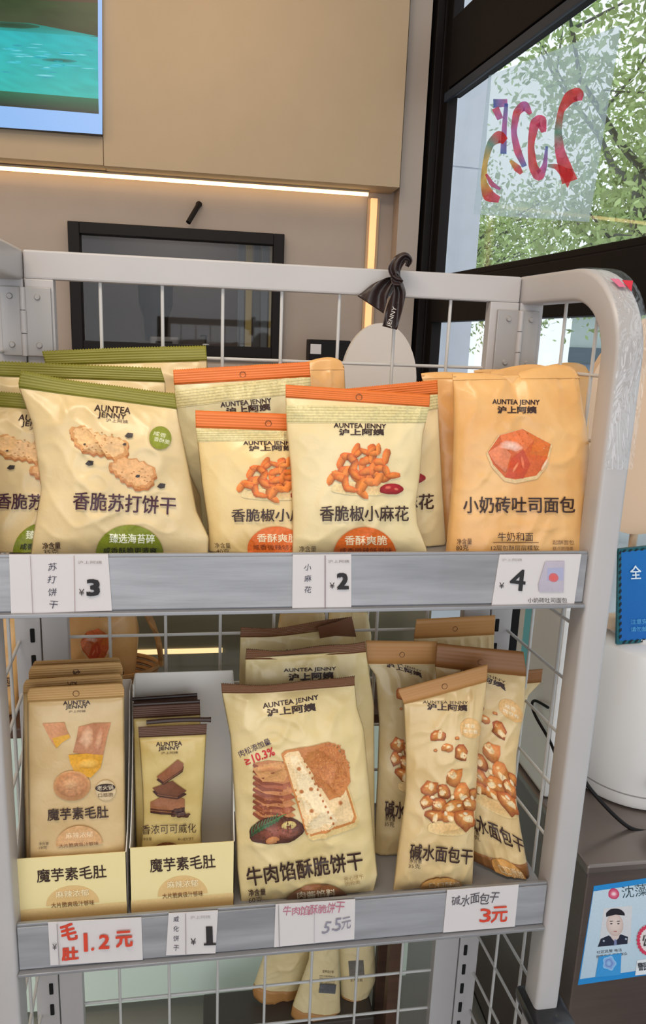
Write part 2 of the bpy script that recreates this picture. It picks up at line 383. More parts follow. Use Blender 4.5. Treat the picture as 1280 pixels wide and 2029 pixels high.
def bag_mat(name, rgb, c2=None, rough=.42):
    """coated paper pouch: soft blotches, fine embossed grain"""
    if name in MATS: return MATS[name]
    m = bpy.data.materials.new(name); m.use_nodes = True; n = m.node_tree.nodes; l = m.node_tree.links; b = n['Principled BSDF']
    t = n.new('ShaderNodeTexCoord'); z = n.new('ShaderNodeTexNoise'); z.inputs['Scale'].default_value = 14; z.inputs['Detail'].default_value = 4
    r = n.new('ShaderNodeValToRGB'); a = lin(rgb); c = lin(c2) if c2 else tuple(x*.9 for x in a)
    r.color_ramp.elements[0].position = .35; r.color_ramp.elements[1].position = .65
    r.color_ramp.elements[0].color = (*c, 1); r.color_ramp.elements[1].color = (*a, 1)
    l.new(t.outputs['Object'], z.inputs['Vector']); l.new(z.outputs['Fac'], r.inputs['Fac']); l.new(r.outputs['Color'], b.inputs['Base Color'])
    z2 = n.new('ShaderNodeTexNoise'); z2.inputs['Scale'].default_value = 70; z2.inputs['Detail'].default_value = 3; z2.inputs['Distortion'].default_value = .6
    bp = n.new('ShaderNodeBump'); bp.inputs['Strength'].default_value = .30; bp.inputs['Distance'].default_value = .002
    l.new(t.outputs['Object'], z2.inputs['Vector']); l.new(z2.outputs['Fac'], bp.inputs['Height']); l.new(bp.outputs['Normal'], b.inputs['Normal'])
    b.inputs['Roughness'].default_value = rough*.85; b.inputs['Specular IOR Level'].default_value = .5; b.inputs['Coat Weight'].default_value = .12; b.inputs['Coat Roughness'].default_value = .2
    MATS[name] = m; return m
def seal_mat(name, rgb, rough=.45, rib=.5):
    if name in MATS: return MATS[name]
    m = mat(name, rgb, rough=rough); n = m.node_tree.nodes; l = m.node_tree.links
    t = n.new('ShaderNodeUVMap'); wv = n.new('ShaderNodeTexWave'); wv.bands_direction = 'Y'; wv.inputs['Scale'].default_value = 2.2
    bp = n.new('ShaderNodeBump'); bp.inputs['Strength'].default_value = .12 if 'caramel' in name else rib; bp.inputs['Distance'].default_value = .001
    l.new(t.outputs[0], wv.inputs['Vector']); l.new(wv.outputs['Fac'], bp.inputs['Height']); l.new(bp.outputs['Normal'], n['Principled BSDF'].inputs['Normal'])
    return m

# ------------------------------------------------------------------ the window wall's plane
WYAW = -0.0961; WP0 = np.array([1.1216, 2.2, 0.]); WD = np.array([-math.sin(WYAW), -math.cos(WYAW), 0.]); WN = np.array([math.cos(WYAW), -math.sin(WYAW), 0.])
def wpt(s, z, o=0.): return WP0+WD*s+np.array([0, 0, z])+WN*o      # s runs towards the camera, o outdoors
WM = Matrix([[WD[0], WN[0], 0, WP0[0]], [WD[1], WN[1], 0, WP0[1]], [0, 0, 1, 0], [0, 0, 0, 1]])
FLOOR = -0.15
# ================================================================== SETTING
M_floor = mat('grey_floor_tile', (150, 146, 138), rough=.35, var=.05)
struct('floor', MB().box((-2.6, -3.4, FLOOR-.1), (1.9, 2.7, FLOOR)), M_floor)
struct('ceiling', MB().poly([(-2.6, -3.4, 3.0), tuple(wpt(5.63, 3.0, .1)), tuple(wpt(-.5, 3.0, .1)), (-2.6, 2.7, 3.0)], (0, 0, .1)), M_cream)
struct('wall_left', MB().box((-2.7, -3.4, FLOOR), (-2.6, 2.7, 3.0)), M_cream)
# far wall with a hatch into the back room
HX0, HX1, HZ0, HZ1 = -.221, .541, 1.430, 1.848
struct('wall_back', MB().box((-2.6, 2.14, FLOOR), (HX0, 2.24, 3.0)).box((HX1, 2.14, FLOOR), (1.20, 2.24, 3.0)).box((HX0, 2.14, FLOOR), (HX1, 2.24, HZ0)).box((HX0, 2.14, HZ1), (HX1, 2.24, 3.0)), M_cream)
struct('trim_1', MB().box((-2.6, 2.0, 2.059), (-.1025, 2.138, 3.0)), M_wall)
struct('trim_2', MB().box((-.1000, 1.998, 2.057), (.985, 2.138, 3.0)), M_wall)
M_led = mat('warm_led', (255, 225, 170), emit=(255, 214, 150), estr=5.0)
t = empty('led_strip', (-.8, 2.11, 2.037), 'warm glowing strip light under the overhead beige wall panel', 'light strip')
MB().box((-2.5, 2.100, 2.038), (.888, 2.112, 2.050), .002).build('diffuser', M_led, t)
MB().box((-2.5, 2.094, 2.050), (.890, 2.118, 2.0565)).build('channel', M_wall, t)
M_led2 = mat('soft_led', (255, 205, 140), emit=(255, 190, 130), estr=.75)
t = empty('led_strip', (.93, 2.12, 1.1), 'upright warm glowing strip in the wall corner left of the window', 'light strip')
MB().box((.903, 2.118, .9), (.930, 2.13, 2.035), .003).build('diffuser', M_led2, t)
MB().box((.893, 2.130, .9), (.942, 2.139, 2.035)).build('channel', M_wall, t)
struct('trim_3', MB().box((1.00, 2.05, FLOOR), (1.085, 2.139, 3.0)), M_cream)
# dark back room behind the hatch
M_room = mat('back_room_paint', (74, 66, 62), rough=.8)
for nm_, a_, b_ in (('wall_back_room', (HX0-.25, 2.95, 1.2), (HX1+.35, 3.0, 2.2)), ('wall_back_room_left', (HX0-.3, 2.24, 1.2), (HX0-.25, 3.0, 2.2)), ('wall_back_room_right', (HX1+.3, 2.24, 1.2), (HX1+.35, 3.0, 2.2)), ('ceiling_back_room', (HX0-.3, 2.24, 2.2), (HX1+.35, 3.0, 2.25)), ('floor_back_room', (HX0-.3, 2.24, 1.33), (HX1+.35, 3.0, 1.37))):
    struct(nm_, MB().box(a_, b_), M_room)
area('back_room_light', (.1, 2.6, 2.18), (.1, 2.75, 1.4), .3, .2, 2.6, (1, .93, .86))
t = props(empty('black_frame', (.12, 2.12, HZ0), None, None), kind='structure'); t.name = 'window_3'
f = MB()
for a, b in (((HX0-.03, HZ0-.03), (HX0+.012, HZ1+.03)), ((HX1-.02, HZ0-.03), (HX1+.022, HZ1+.03))): f.box((a[0], 2.10, a[1]), (b[0], 2.16, b[1]), .003)
f.box((HX0+.012, 2.10, HZ1-.012), (HX1-.02, 2.16, HZ1+.03), .003).box((HX0+.012, 2.10, HZ0-.03), (HX1-.02, 2.16, HZ0+.014), .003)
f.build('frame', M_black, t)
MB().box((HX0+.012, 2.128, HZ0+.014), (HX1-.02, 2.132, HZ1-.012)).build('pane', film('smoked_glass', .04, (60, 52, 46), .02, .03), t)
# window wall -----------------------------------------------------------------
SE = 3.6
def wbox(mb, s0, z0, s1, z1, o0, o1, bev=.004): return mb.box((s0, o0, z0), (s1, o1, z1), bev, WM)
fr = MB()
wbox(fr, -.03, FLOOR, .15, 3.0, .0, .052); wbox(fr, .15, FLOOR, .205, 3.0, .008, .050)
wbox(fr, .066, FLOOR, .15, 3.0, -.032, .0); wbox(fr, .225, 2.405, SE, 2.635, .0, .052); wbox(fr, .225, 2.376, SE, 2.405, .008, .050)
wbox(fr, .20, 1.567, SE, 1.722, .0, .052); wbox(fr, .225, 1.722, SE, 1.744, .008, .050)
wbox(fr, .20, FLOOR, SE, .10, .0, .052); wbox(fr, SE-.1, .10, SE, 1.567, .0, .052); wbox(fr, SE-.1, 1.744, SE, 2.376, .0, .052); wbox(fr, .225, 2.93, SE, 3.0, .0, .052)
wroot = props(empty('window_1', tuple(wpt(1.7, FLOOR)), None, None), kind='structure')
fr.build('window_frame', mat('black_aluminium', (26, 22, 22), rough=.55, spec=.15, bump=.03), wroot)
for z0, z1, nme in ((1.744, 2.376, 'pane'), (.10, 1.567, 'pane'), (2.635, 2.93, 'pane')):
    g = MB(); wbox(g, .225, z0, SE-.1, z1, .04, .046, 0); g.build(nme, M_glass, wroot)
g = MB(); wbox(g, .19, 2.366, SE, 2.398, .0, .012); g.build('gasket', mat('rubber_gasket', (46, 56, 70), rough=.5), wroot)
struct('wall_right', MB().box((0, 0, FLOOR), (1, .1, 3.0), 0, WM @ Matrix.Translation((SE, 0, 0))), M_cream)
# outdoors ----------------------------------------------------------------------
M_conc = mat('pale_render', (214, 216, 226), rough=.8, var=.03)
struct('ground_outside', MB().box((1.45, -8, FLOOR-.35), (26, 24, FLOOR-.25)), mat('pale_paving', (176, 178, 182), rough=.8, var=.06, vscale=1))
c = MB()
A = on_plane(np.array([888., 962.]), np.array([400., 300.]), wpt(0, 0, 1.3), WN)
s0 = (A[0]-WP0)@WD; s1 = (A[1]-WP0)@WD
JZ = on_plane(np.array(925.), np.array(286.), wpt(0, 0, .9), WN)[2]
for z0, z1 in ((FLOOR-.25, JZ-.006), (JZ+.006, 4.2)): wbox(c, s0-.5, z0, s1, z1, .9, 1.3, .003)
wbox(c, s0-.5, JZ-.012, s1-.01, JZ+.012, .91, 1.29, 0)
props(c.build('concrete_pillar', M_conc), 'pale grey rendered pillar standing just outside the window on its left', 'pillar')
M_leaf = mat('leaf_green', (176, 196, 132), rough=.5, var=.3, vscale=3)
M_bark = mat('tree_bark', (96, 100, 96), rough=.85, var=.15)
def tree(loc, h, R, nleaf, seed, label, col=None):
    rg = np.random.default_rng(seed); t = empty('tree', loc, label, 'tree', None); x, y, z = loc
    MB().tube([(x, y, z), (x+.05, y, z+h*.25), (x-.03, y+.05, z+h*.5)], [.13, .10, .075], 10).build('trunk', M_bark, t, True)
    b = MB(); tips = []
    for k in range(16):
        a = rg.random()*6.28; e = .25+.9*rg.random(); L = R*(.55+.5*rg.random()); p = np.array([x-.02, y+.03, z+h*(.30+.22*rg.random())]); P = [p]
        d = np.array([math.cos(a)*math.cos(e), math.sin(a)*math.cos(e), math.sin(e)])
        for q in range(5): d = d+rg.normal(0, .16, 3); d /= np.linalg.norm(d); P.append(P[-1]+d*L/5)
        b.tube(P, np.linspace(.038, .007, 6), 6); tips += P[2:]
        for q in (2, 3, 4):
            dd = d+rg.normal(0, .6, 3); dd /= np.linalg.norm(dd); Q = [P[q], P[q]+dd*L*.2, P[q]+dd*L*.38+rg.normal(0, .05, 3)]; b.tube(Q, [.014, .009, .004], 5); tips += Q[1:]
    b.build('branches', M_bark, t, True)
    cl = np.array(tips)[rg.integers(0, len(tips), nleaf)]+rg.normal(0, R*.12, (nleaf, 3))
    sz = .028+.028*rg.random(nleaf); ax = rg.normal(size=(nleaf, 3)); ax /= np.linalg.norm(ax, axis=1)[:, None]
    bx = np.cross(ax, rg.normal(size=(nleaf, 3))); bx /= np.linalg.norm(bx, axis=1)[:, None]
    V = np.stack([cl-ax*sz[:, None], cl+bx*sz[:, None]*.45, cl+ax*sz[:, None], cl-bx*sz[:, None]*.45], 1).reshape(-1, 3)
    F = np.arange(nleaf*4).reshape(-1, 4)
    o = mesh_np('foliage', V, F, M_leaf, t, loc); o['kind'] = 'stuff'
    return t
tree((4.3, 5.9, FLOOR-.25), 7.0, 2.5, 19000, 3, 'nearer leafy street tree filling the right of the upper window pane')
tree((4.1, 11.2, FLOOR-.25), 6.6, 2.4, 16000, 5, 'smaller green tree further back beside the pale pillar outside')
# a long pale building over the road, seen through the lower pane
bl = empty('street_building', (13, 10, FLOOR-.25), 'pale building with grey-blue band and windows across the street', 'building')
BM = Matrix.Translation((10.0, 9.5, 0)) @ Matrix.Rotation(math.radians(-28), 4, 'Z')
b = MB(); b.box((-4, 0, FLOOR-.25), (9, 3, 2.15), .02, BM); b.build('wall', mat('building_wall', (206, 216, 216), rough=.8, var=.03), bl)
b = MB(); b.box((-4, -.12, 1.30), (9, -.01, 1.55), .01, BM); b.build('canopy', mat('canopy_grey', (110, 122, 134), rough=.7), bl)
b = MB(); b.box((-4, -.02, .95), (9, .01, 1.28), .005, BM); b.build('fascia', mat('fascia_blue_grey', (150, 162, 184), rough=.6), bl)
for k in range(9):
    b = MB(); b.box((-3.6+k*1.35, -.04, -.1), (-2.6+k*1.35, -.005, .85), .005, BM); b.build('window', mat('shop_glass', (136, 150, 176), rough=.15), bl)
b = MB(); b.box((-4.1, -.1, 2.15), (9.1, 3.1, 2.3), .01, BM); b.build('roof', mat('roof_grey', (150, 156, 160), rough=.8), bl)
pk = on_axis(np.array(1075.), np.array(735.), 1, 3.2)
t = empty('planter', (pk[0], 3.2, FLOOR-.25), 'pink-topped planter out on the pavement beyond the lower window pane', 'planter')
MB().lathe([(.14, 0), (.18, .5), (.20, 1.0), (.16, 1.0)], (pk[0], 3.2, FLOOR-.25), 20).build('pot', mat('pot_mauve', (160, 128, 160), rough=.6), t, True)
b = MB(); rg = np.random.default_rng(4)
for k in range(60):
    a, e, r = rg.random()*6.28, rg.random()*1.5, .20
    p = np.array([pk[0]+r*math.cos(a)*math.cos(e), 3.2+r*math.sin(a)*math.cos(e), FLOOR-.25+1.02+(pk[2]-FLOOR-.77)*.0+.28*math.sin(e)]); b.cyl(p, p+np.array([0, 0, .03]), .035, .02, 6)
b.build('blossom', mat('blossom_pink', (190, 96, 140), rough=.6), t)

# ================================================================== WALL-MOUNTED THINGS
def panel_surf(P4, Y=None, plane=None):
    if plane is None: pt = lambda x, y, v: on_axis(x, y, 1, Y)
    else: pt = lambda x, y, v: on_plane(x, y, plane[0], plane[1])
    return Surf([P4[0], P4[3]], [P4[1], P4[2]], pt)
def slab(name, P4, Y, thick, m, parent=None, plane=None, n=None, bev=0.0):
    s = panel_surf(P4, Y, plane); q = [s.S(np.array(u), np.array(v)) for u, v in ((0, 0), (1, 0), (1, 1), (0, 1))]
    mb = MB().poly(q, tuple(-s.n*thick)); o = mb.build(name, m, parent); return s, o
# lit menu screen at the upper left
TVX = -.100
t = empty('menu_screen', (-.6, 1.985, 2.21), 'bright screen with turquoise water picture on the upper beige wall panel', 'screen')
_a, _b = at(-360, 100, 1.967), at(203, -60, 1.967)
MB().box((_a[0]-.004, 1.968, 2.151), (TVX, 1.997, _b[2]+.004), .003).build('casing', mat('screen_edge', (30, 32, 40), rough=.4), t)
sq = panel_surf([(-360, -60), (203, -60), (204, 267), (-360, 228)], 1.966)
a = Art(); a.quad('picture', [(-360, -60), (203, -60), (204, 267), (-360, 228)], (150, 188, 240), (140, 184, 240))
a.quad('picture', [(-360, -60), (191, -60), (194, 6), (-360, -20)], (60, 42, 28), (72, 50, 34), 14, 3, .3)
a.quad('picture', [(-360, -20), (194, 6), (194, 76), (-360, 34)], (44, 66, 34), (58, 64, 44), 20, 6, .35)
a.quad('picture', [(-360, 22), (60, 46), (194, 72), (-360, 90)], (18, 120, 104), (20, 160, 160), 20, 4, .3)
a.quad('picture', [(-360, 34), (194, 74), (195, 196), (-360, 150)], (24, 172, 178), (20, 176, 168), 26, 16, .25)
a.quad('picture', [(-360, 150), (195, 196), (196, 226), (-360, 180)], (8, 100, 70), (10, 20, 14), 20, 4, .2)
a.lay += 1; a.hold = True
for k in range(34):
    x, y = 10+random.random()*175, 80+random.random()*75; y += x*.05
    a.blob('picture', x, y, 8+16*random.random(), 1.2+1.5*random.random(), random.choice([(90, 205, 215), (14, 150, 165), (60, 190, 205), (120, 215, 222)]), (30, 170, 182), 3, light=0, n=12, rings=2)
a.blob('picture', 118, 120, 36, 4, (10, 96, 88), (20, 150, 150), 3, light=0); a.blob('picture', 20, 50, 60, 6, (16, 60, 40), (30, 90, 70), 3, light=0)
lay_art(a.bake(sq, 0), sq, t, wbase(t), M_screen, off=.0004, dl=.00012)
# little black rod on the wall
t = MB(); t.cyl(at(373, 441, 2.08), at(396, 402, 2.12), .0095, seg=12); t.cyl(at(394, 405, 2.115), at(394, 405, 2.14), .012, seg=12)
props(t.build('wall_rod', M_black, None, True), 'short slanted black rod on the wall above the dark hatch', 'rod')
# back room things
t = empty('coffee_grinder', (.05, 2.62, 1.37), 'black domed grinder with pale base in the dark hatch', 'machine')
MB().lathe([(.05, 0), (.055, .10), (.075, .16), (.078, .24), (.05, .31), (.015, .33)], (.035, 2.62, 1.45), 24).build('hopper', M_black, t, True)
MB().box((.01, 2.56, 1.37), (.14, 2.70, 1.47), .01).build('body', mat('machine_grey', (120, 116, 112), rough=.4), t)
MB().box((.035, 2.553, 1.41), (.11, 2.56, 1.45), .002).build('display', M_black, t)
props(MB().box((-.15, 2.5, 1.37), (.0, 2.62, 1.425), .008).build('orange_tub', mat('orange_plastic', (206, 84, 40), rough=.5)), 'low orange tub at the left inside the dark hatch', 'tub')
t = empty('pump_bottle', (.26, 2.6, 1.37), 'pale pump bottle standing right of the grinder in the hatch', 'bottle')
MB().lathe([(.026, 0), (.028, .01), (.028, .06), (.012, .075)], (.26, 2.6, 1.37), 20).build('body', mat('bottle_white', (196, 196, 190), rough=.4), t, True)
MB().cyl((.26, 2.6, 1.444), (.26, 2.6, 1.48), .005).box((.235, 2.594, 1.476), (.267, 2.606, 1.485), .002).build('pump', M_black, t)
t = empty('strip_curtain', (.48, 2.5, 1.43), 'hanging grey strip curtain at the right edge inside the hatch', 'curtain')
for k in range(5):
    MB().box((.40+k*.035, 2.50+.006*(k % 2), 1.38), (.428+k*.035, 2.503+.006*(k % 2), 2.19), .001).build('strip', mat('curtain_%d' % (k % 3), [(96, 104, 112), (60, 64, 68), (170, 150, 80)][(k*2) % 3] if k != 4 else (176, 156, 84), rough=.6), t)
# ledge with small black box
LZ = float(at(690, 728, 2.0)[2])
props(MB().box((-1.6, 1.90, LZ-.022), (.9, 2.138, LZ-.002), .003).build('wall_ledge', M_cream), 'long pale ledge along the wall under the dark hatch', 'ledge')
t = empty('card_box', (.74, 2.0, LZ), 'small black box with white label on the ledge behind the rail', 'box')
q0, q1 = at(612, 672, 2.0), at(690, 728, 2.0)
MB().box((q0[0], 1.97, LZ), (q1[0], 2.07, q0[2]), .004).build('body', M_black, t)
MB().box((q0[0]+.003, 1.967, q0[2]-.055), (q0[0]+.045, 1.9695, q0[2]-.018)).build('paper_label', M_paper, t)

# ================================================================== COUNTER BEHIND THE RACK
t = empty('service_counter', (-.2, 1.0, FLOOR), 'low pale green counter with dark glass band and glowing line behind the rack', 'counter')
MB().box((-2.2, .66, FLOOR), (.78, 1.3, FLOOR+.03), .003).build('plinth', mat('plinth_dark', (58, 52, 50), rough=.5), t)
MB().box((-2.2, .60, FLOOR+.03), (.78, 1.3, .62), .004).build('front_panel', mat('pale_green_added_glow', (206, 218, 206), rough=.2, coat=.4, emit=(196, 214, 200), estr=.22), t)  # weak emission added to the panel to brighten the under-lit area behind the rack
MB().box((-2.2, .615, .62), (.78, 1.3, .98), .003).build('glass_band', mat('dark_green_glass', (124, 122, 104), rough=.12, coat=.5, var=.25, vscale=3, stretch=(1, 1, 6)), t)
MB().box((-2.2, .610, .790), (.30, .614, .801), .001).build('glowing_line', mat('counter_led', (255, 226, 170), emit=(255, 220, 160), estr=1.0), t)
MB().box((-2.22, .585, .98), (.80, 1.3, 1.01), .004).build('worktop', M_cream, t)
# bench table between rack and counter
M_wood = mat('dark_brown_wood', (84, 58, 44), rough=.5, var=.2, vscale=20, stretch=(.2, 3, 3))
t = empty('bench_table', (.2, .40, FLOOR), 'narrow dark wooden bench table behind the rack carrying baskets', 'table')
MB().box((-.42, .335, .755), (.70, .475, .775), .003).build('tabletop', M_wood, t)
for x in (-.40, .655):
    for y in (.345, .44): MB().box((x, y, FLOOR), (x+.03, y+.025, .755), .002).build('leg', M_wood, t)

# ================================================================== RACK
W, D = .80, .275
ZA, ZB, LH = 1.2, .6559, .0805
rack = empty('display_rack', (.4, .13, FLOOR), 'white enamelled steel mesh rack with two grey trays and arched end frames', 'rack')
def xin(side, y):      # inner face of an end frame
    return (.80-.0265*y/.27) if side > 0 else (-.0063*y/.27)
ZT, HR, YF, RB = 1.592, .0425, -.012, .105
def end_frame(side):
    pts = []
    # path of the tube centre line in (y, z): from hinge to the bend, down the front post
    hw = .0225; pts.append((.272, ZT-hw)); pts.append((YF+hw+RB, ZT-hw))
    for k in range(1, 13):
        a = math.pi/2*k/12; pts.append((YF+hw+RB-RB*math.sin(a), ZT-hw-RB+RB*math.cos(a)))
    pts.append((YF+hw, FLOOR+.03))
    bm = bmesh.new(); rings = []; wd = .040
    for i, (y, z) in enumerate(pts):
        p0, p1 = pts[max(i-1, 0)], pts[min(i+1, len(pts)-1)]; d = np.array([p1[0]-p0[0], p1[1]-p0[1]]); d /= np.linalg.norm(d); nr = np.array([-d[1], d[0]])
        x0 = xin(side, y); ring = []; r = .006
        prof = []
        for cx, cy, a0 in ((wd/2-r, hw-r, 0), (-wd/2+r, hw-r, 90), (-wd/2+r, -hw+r, 180), (wd/2-r, -hw+r, 270)):
            for q in (0, 30, 60, 90): prof.append((cx+r*math.cos(math.radians(a0+q)), cy+r*math.sin(math.radians(a0+q))))
        for a, b in prof: ring.append(bm.verts.new((x0+side*wd/2+a, y+nr[0]*b, z+nr[1]*b)))
        rings.append(ring)
    for a, b in zip(rings, rings[1:]):
        for k in range(len(a)): bm.faces.new((a[k], a[(k+1) % len(a)], b[(k+1) % len(a)], b[k]))
    bm.faces.new(rings[0]); bm.faces.new(rings[-1][::-1])
    mb = MB(); mb.bm.free(); mb.bm = bm; mb.build('end_frame_tube', M_frame, rack, True)
    xh = xin(side, .27)
    MB().box((xh, .258, FLOOR+.03), (xh+side*.040, .276, ZT-HR), .0015).build('rear_upright', M_frame, rack)
    # side wires
    for z in [1.4421-.0936*i for i in range(0, 17)]:
        MB().cyl((xh+side*.034, .262, z), (.822 if side > 0 else -.022, .02, z), .0027).build('wire', M_wire, rack)
    for y in (.085, .175):
        xx = (.822 if side > 0 else -.022)+(xh+side*.034-(.822 if side > 0 else -.022))*(y-.02)/.242
        MB().cyl((xx, y, FLOOR+.1), (xx, y, ZT-HR), .0027).build('wire', M_wire, rack)
    # slots in the rear upright
    for k in range(32):
        z = 1.500-.0468*k
        if 1.05 < z: continue
        o = MB().box((xh+side*.009, .2565, z-.012), (xh+side*.016, .2582, z+.012), .0015).build('slot', M_slot, rack)
    # hinges near the top of the frame and lower down
    for zc in (1.487, .47):
        b = MB(); b.box((xh+side*.004, .252, zc-.05), (xh+side*.032, .258, zc+.05), .001); hp1 = b.build('hinge_plate', M_plate, rack)
        b = MB(); b.box((xh-side*.002, .252, zc-.05), (xh-side*.040, .2575, zc+.05), .001); hp2 = b.build('hinge_plate', M_plate, rack)
        b = MB()
        for k in range(3): b.cyl((xh, .2515, zc-.05+k*.0335), (xh, .2515, zc-.0175+k*.0335), .0042 if k != 1 else .0048, seg=12)
        b.build('hinge_pin', M_frame, rack, True)
        for dx in (.018, -.021):
            for dz in (-.034, .036): MB().cyl((xh+side*dx, .2535, zc+dz), (xh+side*dx, .249, zc+dz), .0055, .0035, 12).build('rivet', M_plate, hp1 if dx > 0 else hp2, True)
for s_ in (1, -1): end_frame(s_)
XL, XR = -.0063, .7735
b = MB(); b.box((XL+.0015, .260, ZT-HR), (XR-.0015, .282, ZT-.0015), .003); b.build('top_rail', M_frame, rack)
for x0, x1 in ((XL+.002, .037), (.722, XR-.002)):
    MB().box((x0, .2585, FLOOR+.03), (x1, .280, ZT-HR), .002).build('back_upright', M_frame, rack)
for k in range(7): MB().cyl((.1031+.0924*k, .27, FLOOR+.03), (.1031+.0924*k, .27, ZT-HR), .0027).build('wire', M_wire, rack)
for i in range(17):
    z = 1.4421-.0936*i; MB().cyl((.030, .275, z), (.728, .275, z), .0027).build('wire', M_wire, rack)
for zt in (ZA, ZB):
    b = MB(); b.box((.002, .004, zt-.022), (.798, .252, zt-.018)); b.build('tray', M_tray, rack)
    b = MB(); b.box((0, -.002, zt-LH), (.798, .0035, zt), .0012).box((0, -.012, zt-LH-.001), (.798, -.001, zt-LH+.004), .001); b.build('tray_lip', M_tray, rack)
    b = MB(); b.box((.001, -.0045, zt-LH+.006), (.797, -.0025, zt-.004), .0006); b.build('price_rail', M_strip, rack)
for x in (.842, -.042): pass
b = MB(); b.box((.786, -.045, .395), (.856, .04, .420), .008); b.tube([(.735, -.02, .408), (.755, -.04, .413), (.79, -.04, .41)], .003); b.build('corner_clip', mat('black_plastic', (30, 30, 33), rough=.3, coat=.3), rack, True)
# clear wrap and red sticker over the right arch
def wrap(side=1):
    hw = .0245; P = []
    for k in range(0, 15):
        a = math.pi/2*(k-1)/12
        if k < 13: P.append((YF+.0225+RB-(RB+hw)*math.sin(a)*1.0, ZT-.0225-RB+(RB+hw)*math.cos(a)))
    P.append((YF-.0025, 1.40)); P.append((YF-.0025, 1.32))
    V, F = [], []; n = 9; x0 = .7995
    for i, (y, z) in enumerate(P):
        for k in range(n):
            f = k/(n-1); V.append((x0+.042*f, y-.0012*math.sin(f*math.pi)-.0012*vnoise(np.array(i*.9), np.array(k*.9), 3), z))
    for i in range(len(P)-1):
        for k in range(n-1): a = i*n+k; F.append((a, a+1, a+n+1, a+n))
    return mesh_np('plastic_wrap', V, F, film('clear_wrap', .02, (235, 235, 240), .13, .14, .4), rack, wbase(rack), True)
wrap()
def arc_pt(a, x, h): return (x, YF+.0225+RB-(RB+h)*math.sin(a), ZT-.0225-RB+(RB+h)*math.cos(a))
b = MB(); b.poly([arc_pt(.62, .822, .027), arc_pt(.62, .838, .027), arc_pt(.80, .827, .027)], (0, -.0006, .0003)); props(b.build('red_sticker', mat('sticker_red', (206, 26, 50), rough=.35), rack), 'red triangular sticker')
b = MB(); b.poly([arc_pt(.60, .806, .027), arc_pt(.60, .818, .027), arc_pt(.74, .822, .027), arc_pt(.74, .812, .027)], (0, -.0006, .0003)); props(b.build('pink_sticker', mat('sticker_pink', (216, 110, 140), rough=.35), rack), 'pink sticker')

# ================================================================== RIBBON
RC = at(786, 560, .25)
rb = empty('ribbon_bow', tuple(at(786, 606, .252)), 'dark brown satin ribbon knotted around the top rail of the rack', 'ribbon')
M_rib = mat('brown_satin', (48, 34, 32), rough=.35, bump=.2, bscale=120)
def ribbon(P, Wd, Y, amp, seed, name):
    P = np.array(P, float); n = 26; t = np.linspace(0, 1, n); tt = np.linspace(0, 1, len(P)); X = np.stack([np.interp(t, tt, P[:, k]) for k in (0, 1)], 1)
    for _ in range(3): X[1:-1] = (X[:-2]+2*X[1:-1]+X[2:])/4
    Wi = np.interp(t, np.linspace(0, 1, len(Wd)), Wd); d = np.gradient(X, axis=0); d /= np.linalg.norm(d, axis=1)[:, None]; nn = np.stack([-d[:, 1], d[:, 0]], 1)
    m = 11; V, F = [], []
    for side in (0, 1):
        for i in range(n):
            for k in range(m):
                f = k/(m-1)-.5; p = X[i]+nn[i]*Wi[i]*f; q = at(p[0], p[1], Y-amp*(.5+.5*math.sin(f*9+i*.25+seed))+side*.0012); V.append(q)
    o = n*m
    for i in range(n-1):
        for k in range(m-1): a = i*m+k; F.append((a, a+1, a+m+1, a+m)); F.append((a+o, a+m+o, a+m+1+o, a+1+o))
    for k in range(m-1): F.append((k+1, k, k+o, k+1+o)); a = (n-1)*m+k; F.append((a, a+1, a+1+o, a+o))
    for i in range(n-1):
        a = i*m; F.append((a, a+m, a+m+o, a+o)); a = i*m+m-1; F.append((a+m, a, a+o, a+m+o))
    return mesh_np(name, V, F, M_rib, rb, wbase(rb), True)
ribbon([(786, 552), (780, 534), (790, 516), (803, 508), (812, 516), (806, 528)], [16, 26, 24, 20, 14, 8], .240, .010, 0, 'loop')
ribbon([(790, 552), (772, 562), (750, 580), (734, 604)], [12, 28, 44, 62], .250, .012, 1, 'tail')
ribbon([(788, 552), (792, 580), (782, 610), (772, 650)], [14, 26, 32, 30], .240, .010, 2.4, 'tail')
ribbon([(780, 545), (786, 556), (794, 563)], [16, 22, 16], .232, .006, .3, 'knot')
ks = panel_surf([(752, 600), (796, 600), (796, 660), (752, 660)], .2255)
a = Art(); a.text('lettering', 'JENNY', 777, 628, 42, 11, (206, 198, 190), -72, .02)
a.text('lettering', 'AUNTEA', 789, 583, 34, 9, (120, 108, 102), -80, .01)
lay_art(a.bake(ks, 0), ks, rb, wbase(rb), M_flat)

# ================================================================== OVAL BOARDS
def oval(px, Y, rx, rz, zc, label, zb, m, cap):
    t = empty('oval_board', (px, Y, zb), label, 'board')
    P = [(px+rx*math.cos(a), Y, zc+rz*math.sin(a)) for a in [2*math.pi*k/56 for k in range(56)]]
    b = MB().poly(P, (0, .018, 0)); es = [e for e in b.bm.edges if len(e.link_faces) == 2 and abs(e.calc_face_angle(0)) > 1.2]
    bmesh.ops.bevel(b.bm, geom=es, offset=.004, segments=3, affect='EDGES'); b.build('panel', m, t, True)
    MB().cyl((px, Y+.009, zb+.012), (px, Y+.009, zc-rz+.01), .008).build('pole', m, t, True)
    MB().lathe([(.045, 0), (.045, .008), (.012, .014)], (px, Y+.009, zb), 28).build('base', m, t, True)
p = at(752, 742, .53); q = at(826, 742, .53); tp = at(752, 640, .53)
oval(p[0], .53, q[0]-p[0], (q[0]-p[0])*1.5, tp[2]-(q[0]-p[0])*1.5, 'white oval board standing behind the ribbon and the mesh', FLOOR, mat('white_board', (222, 214, 208), rough=.5), 0)

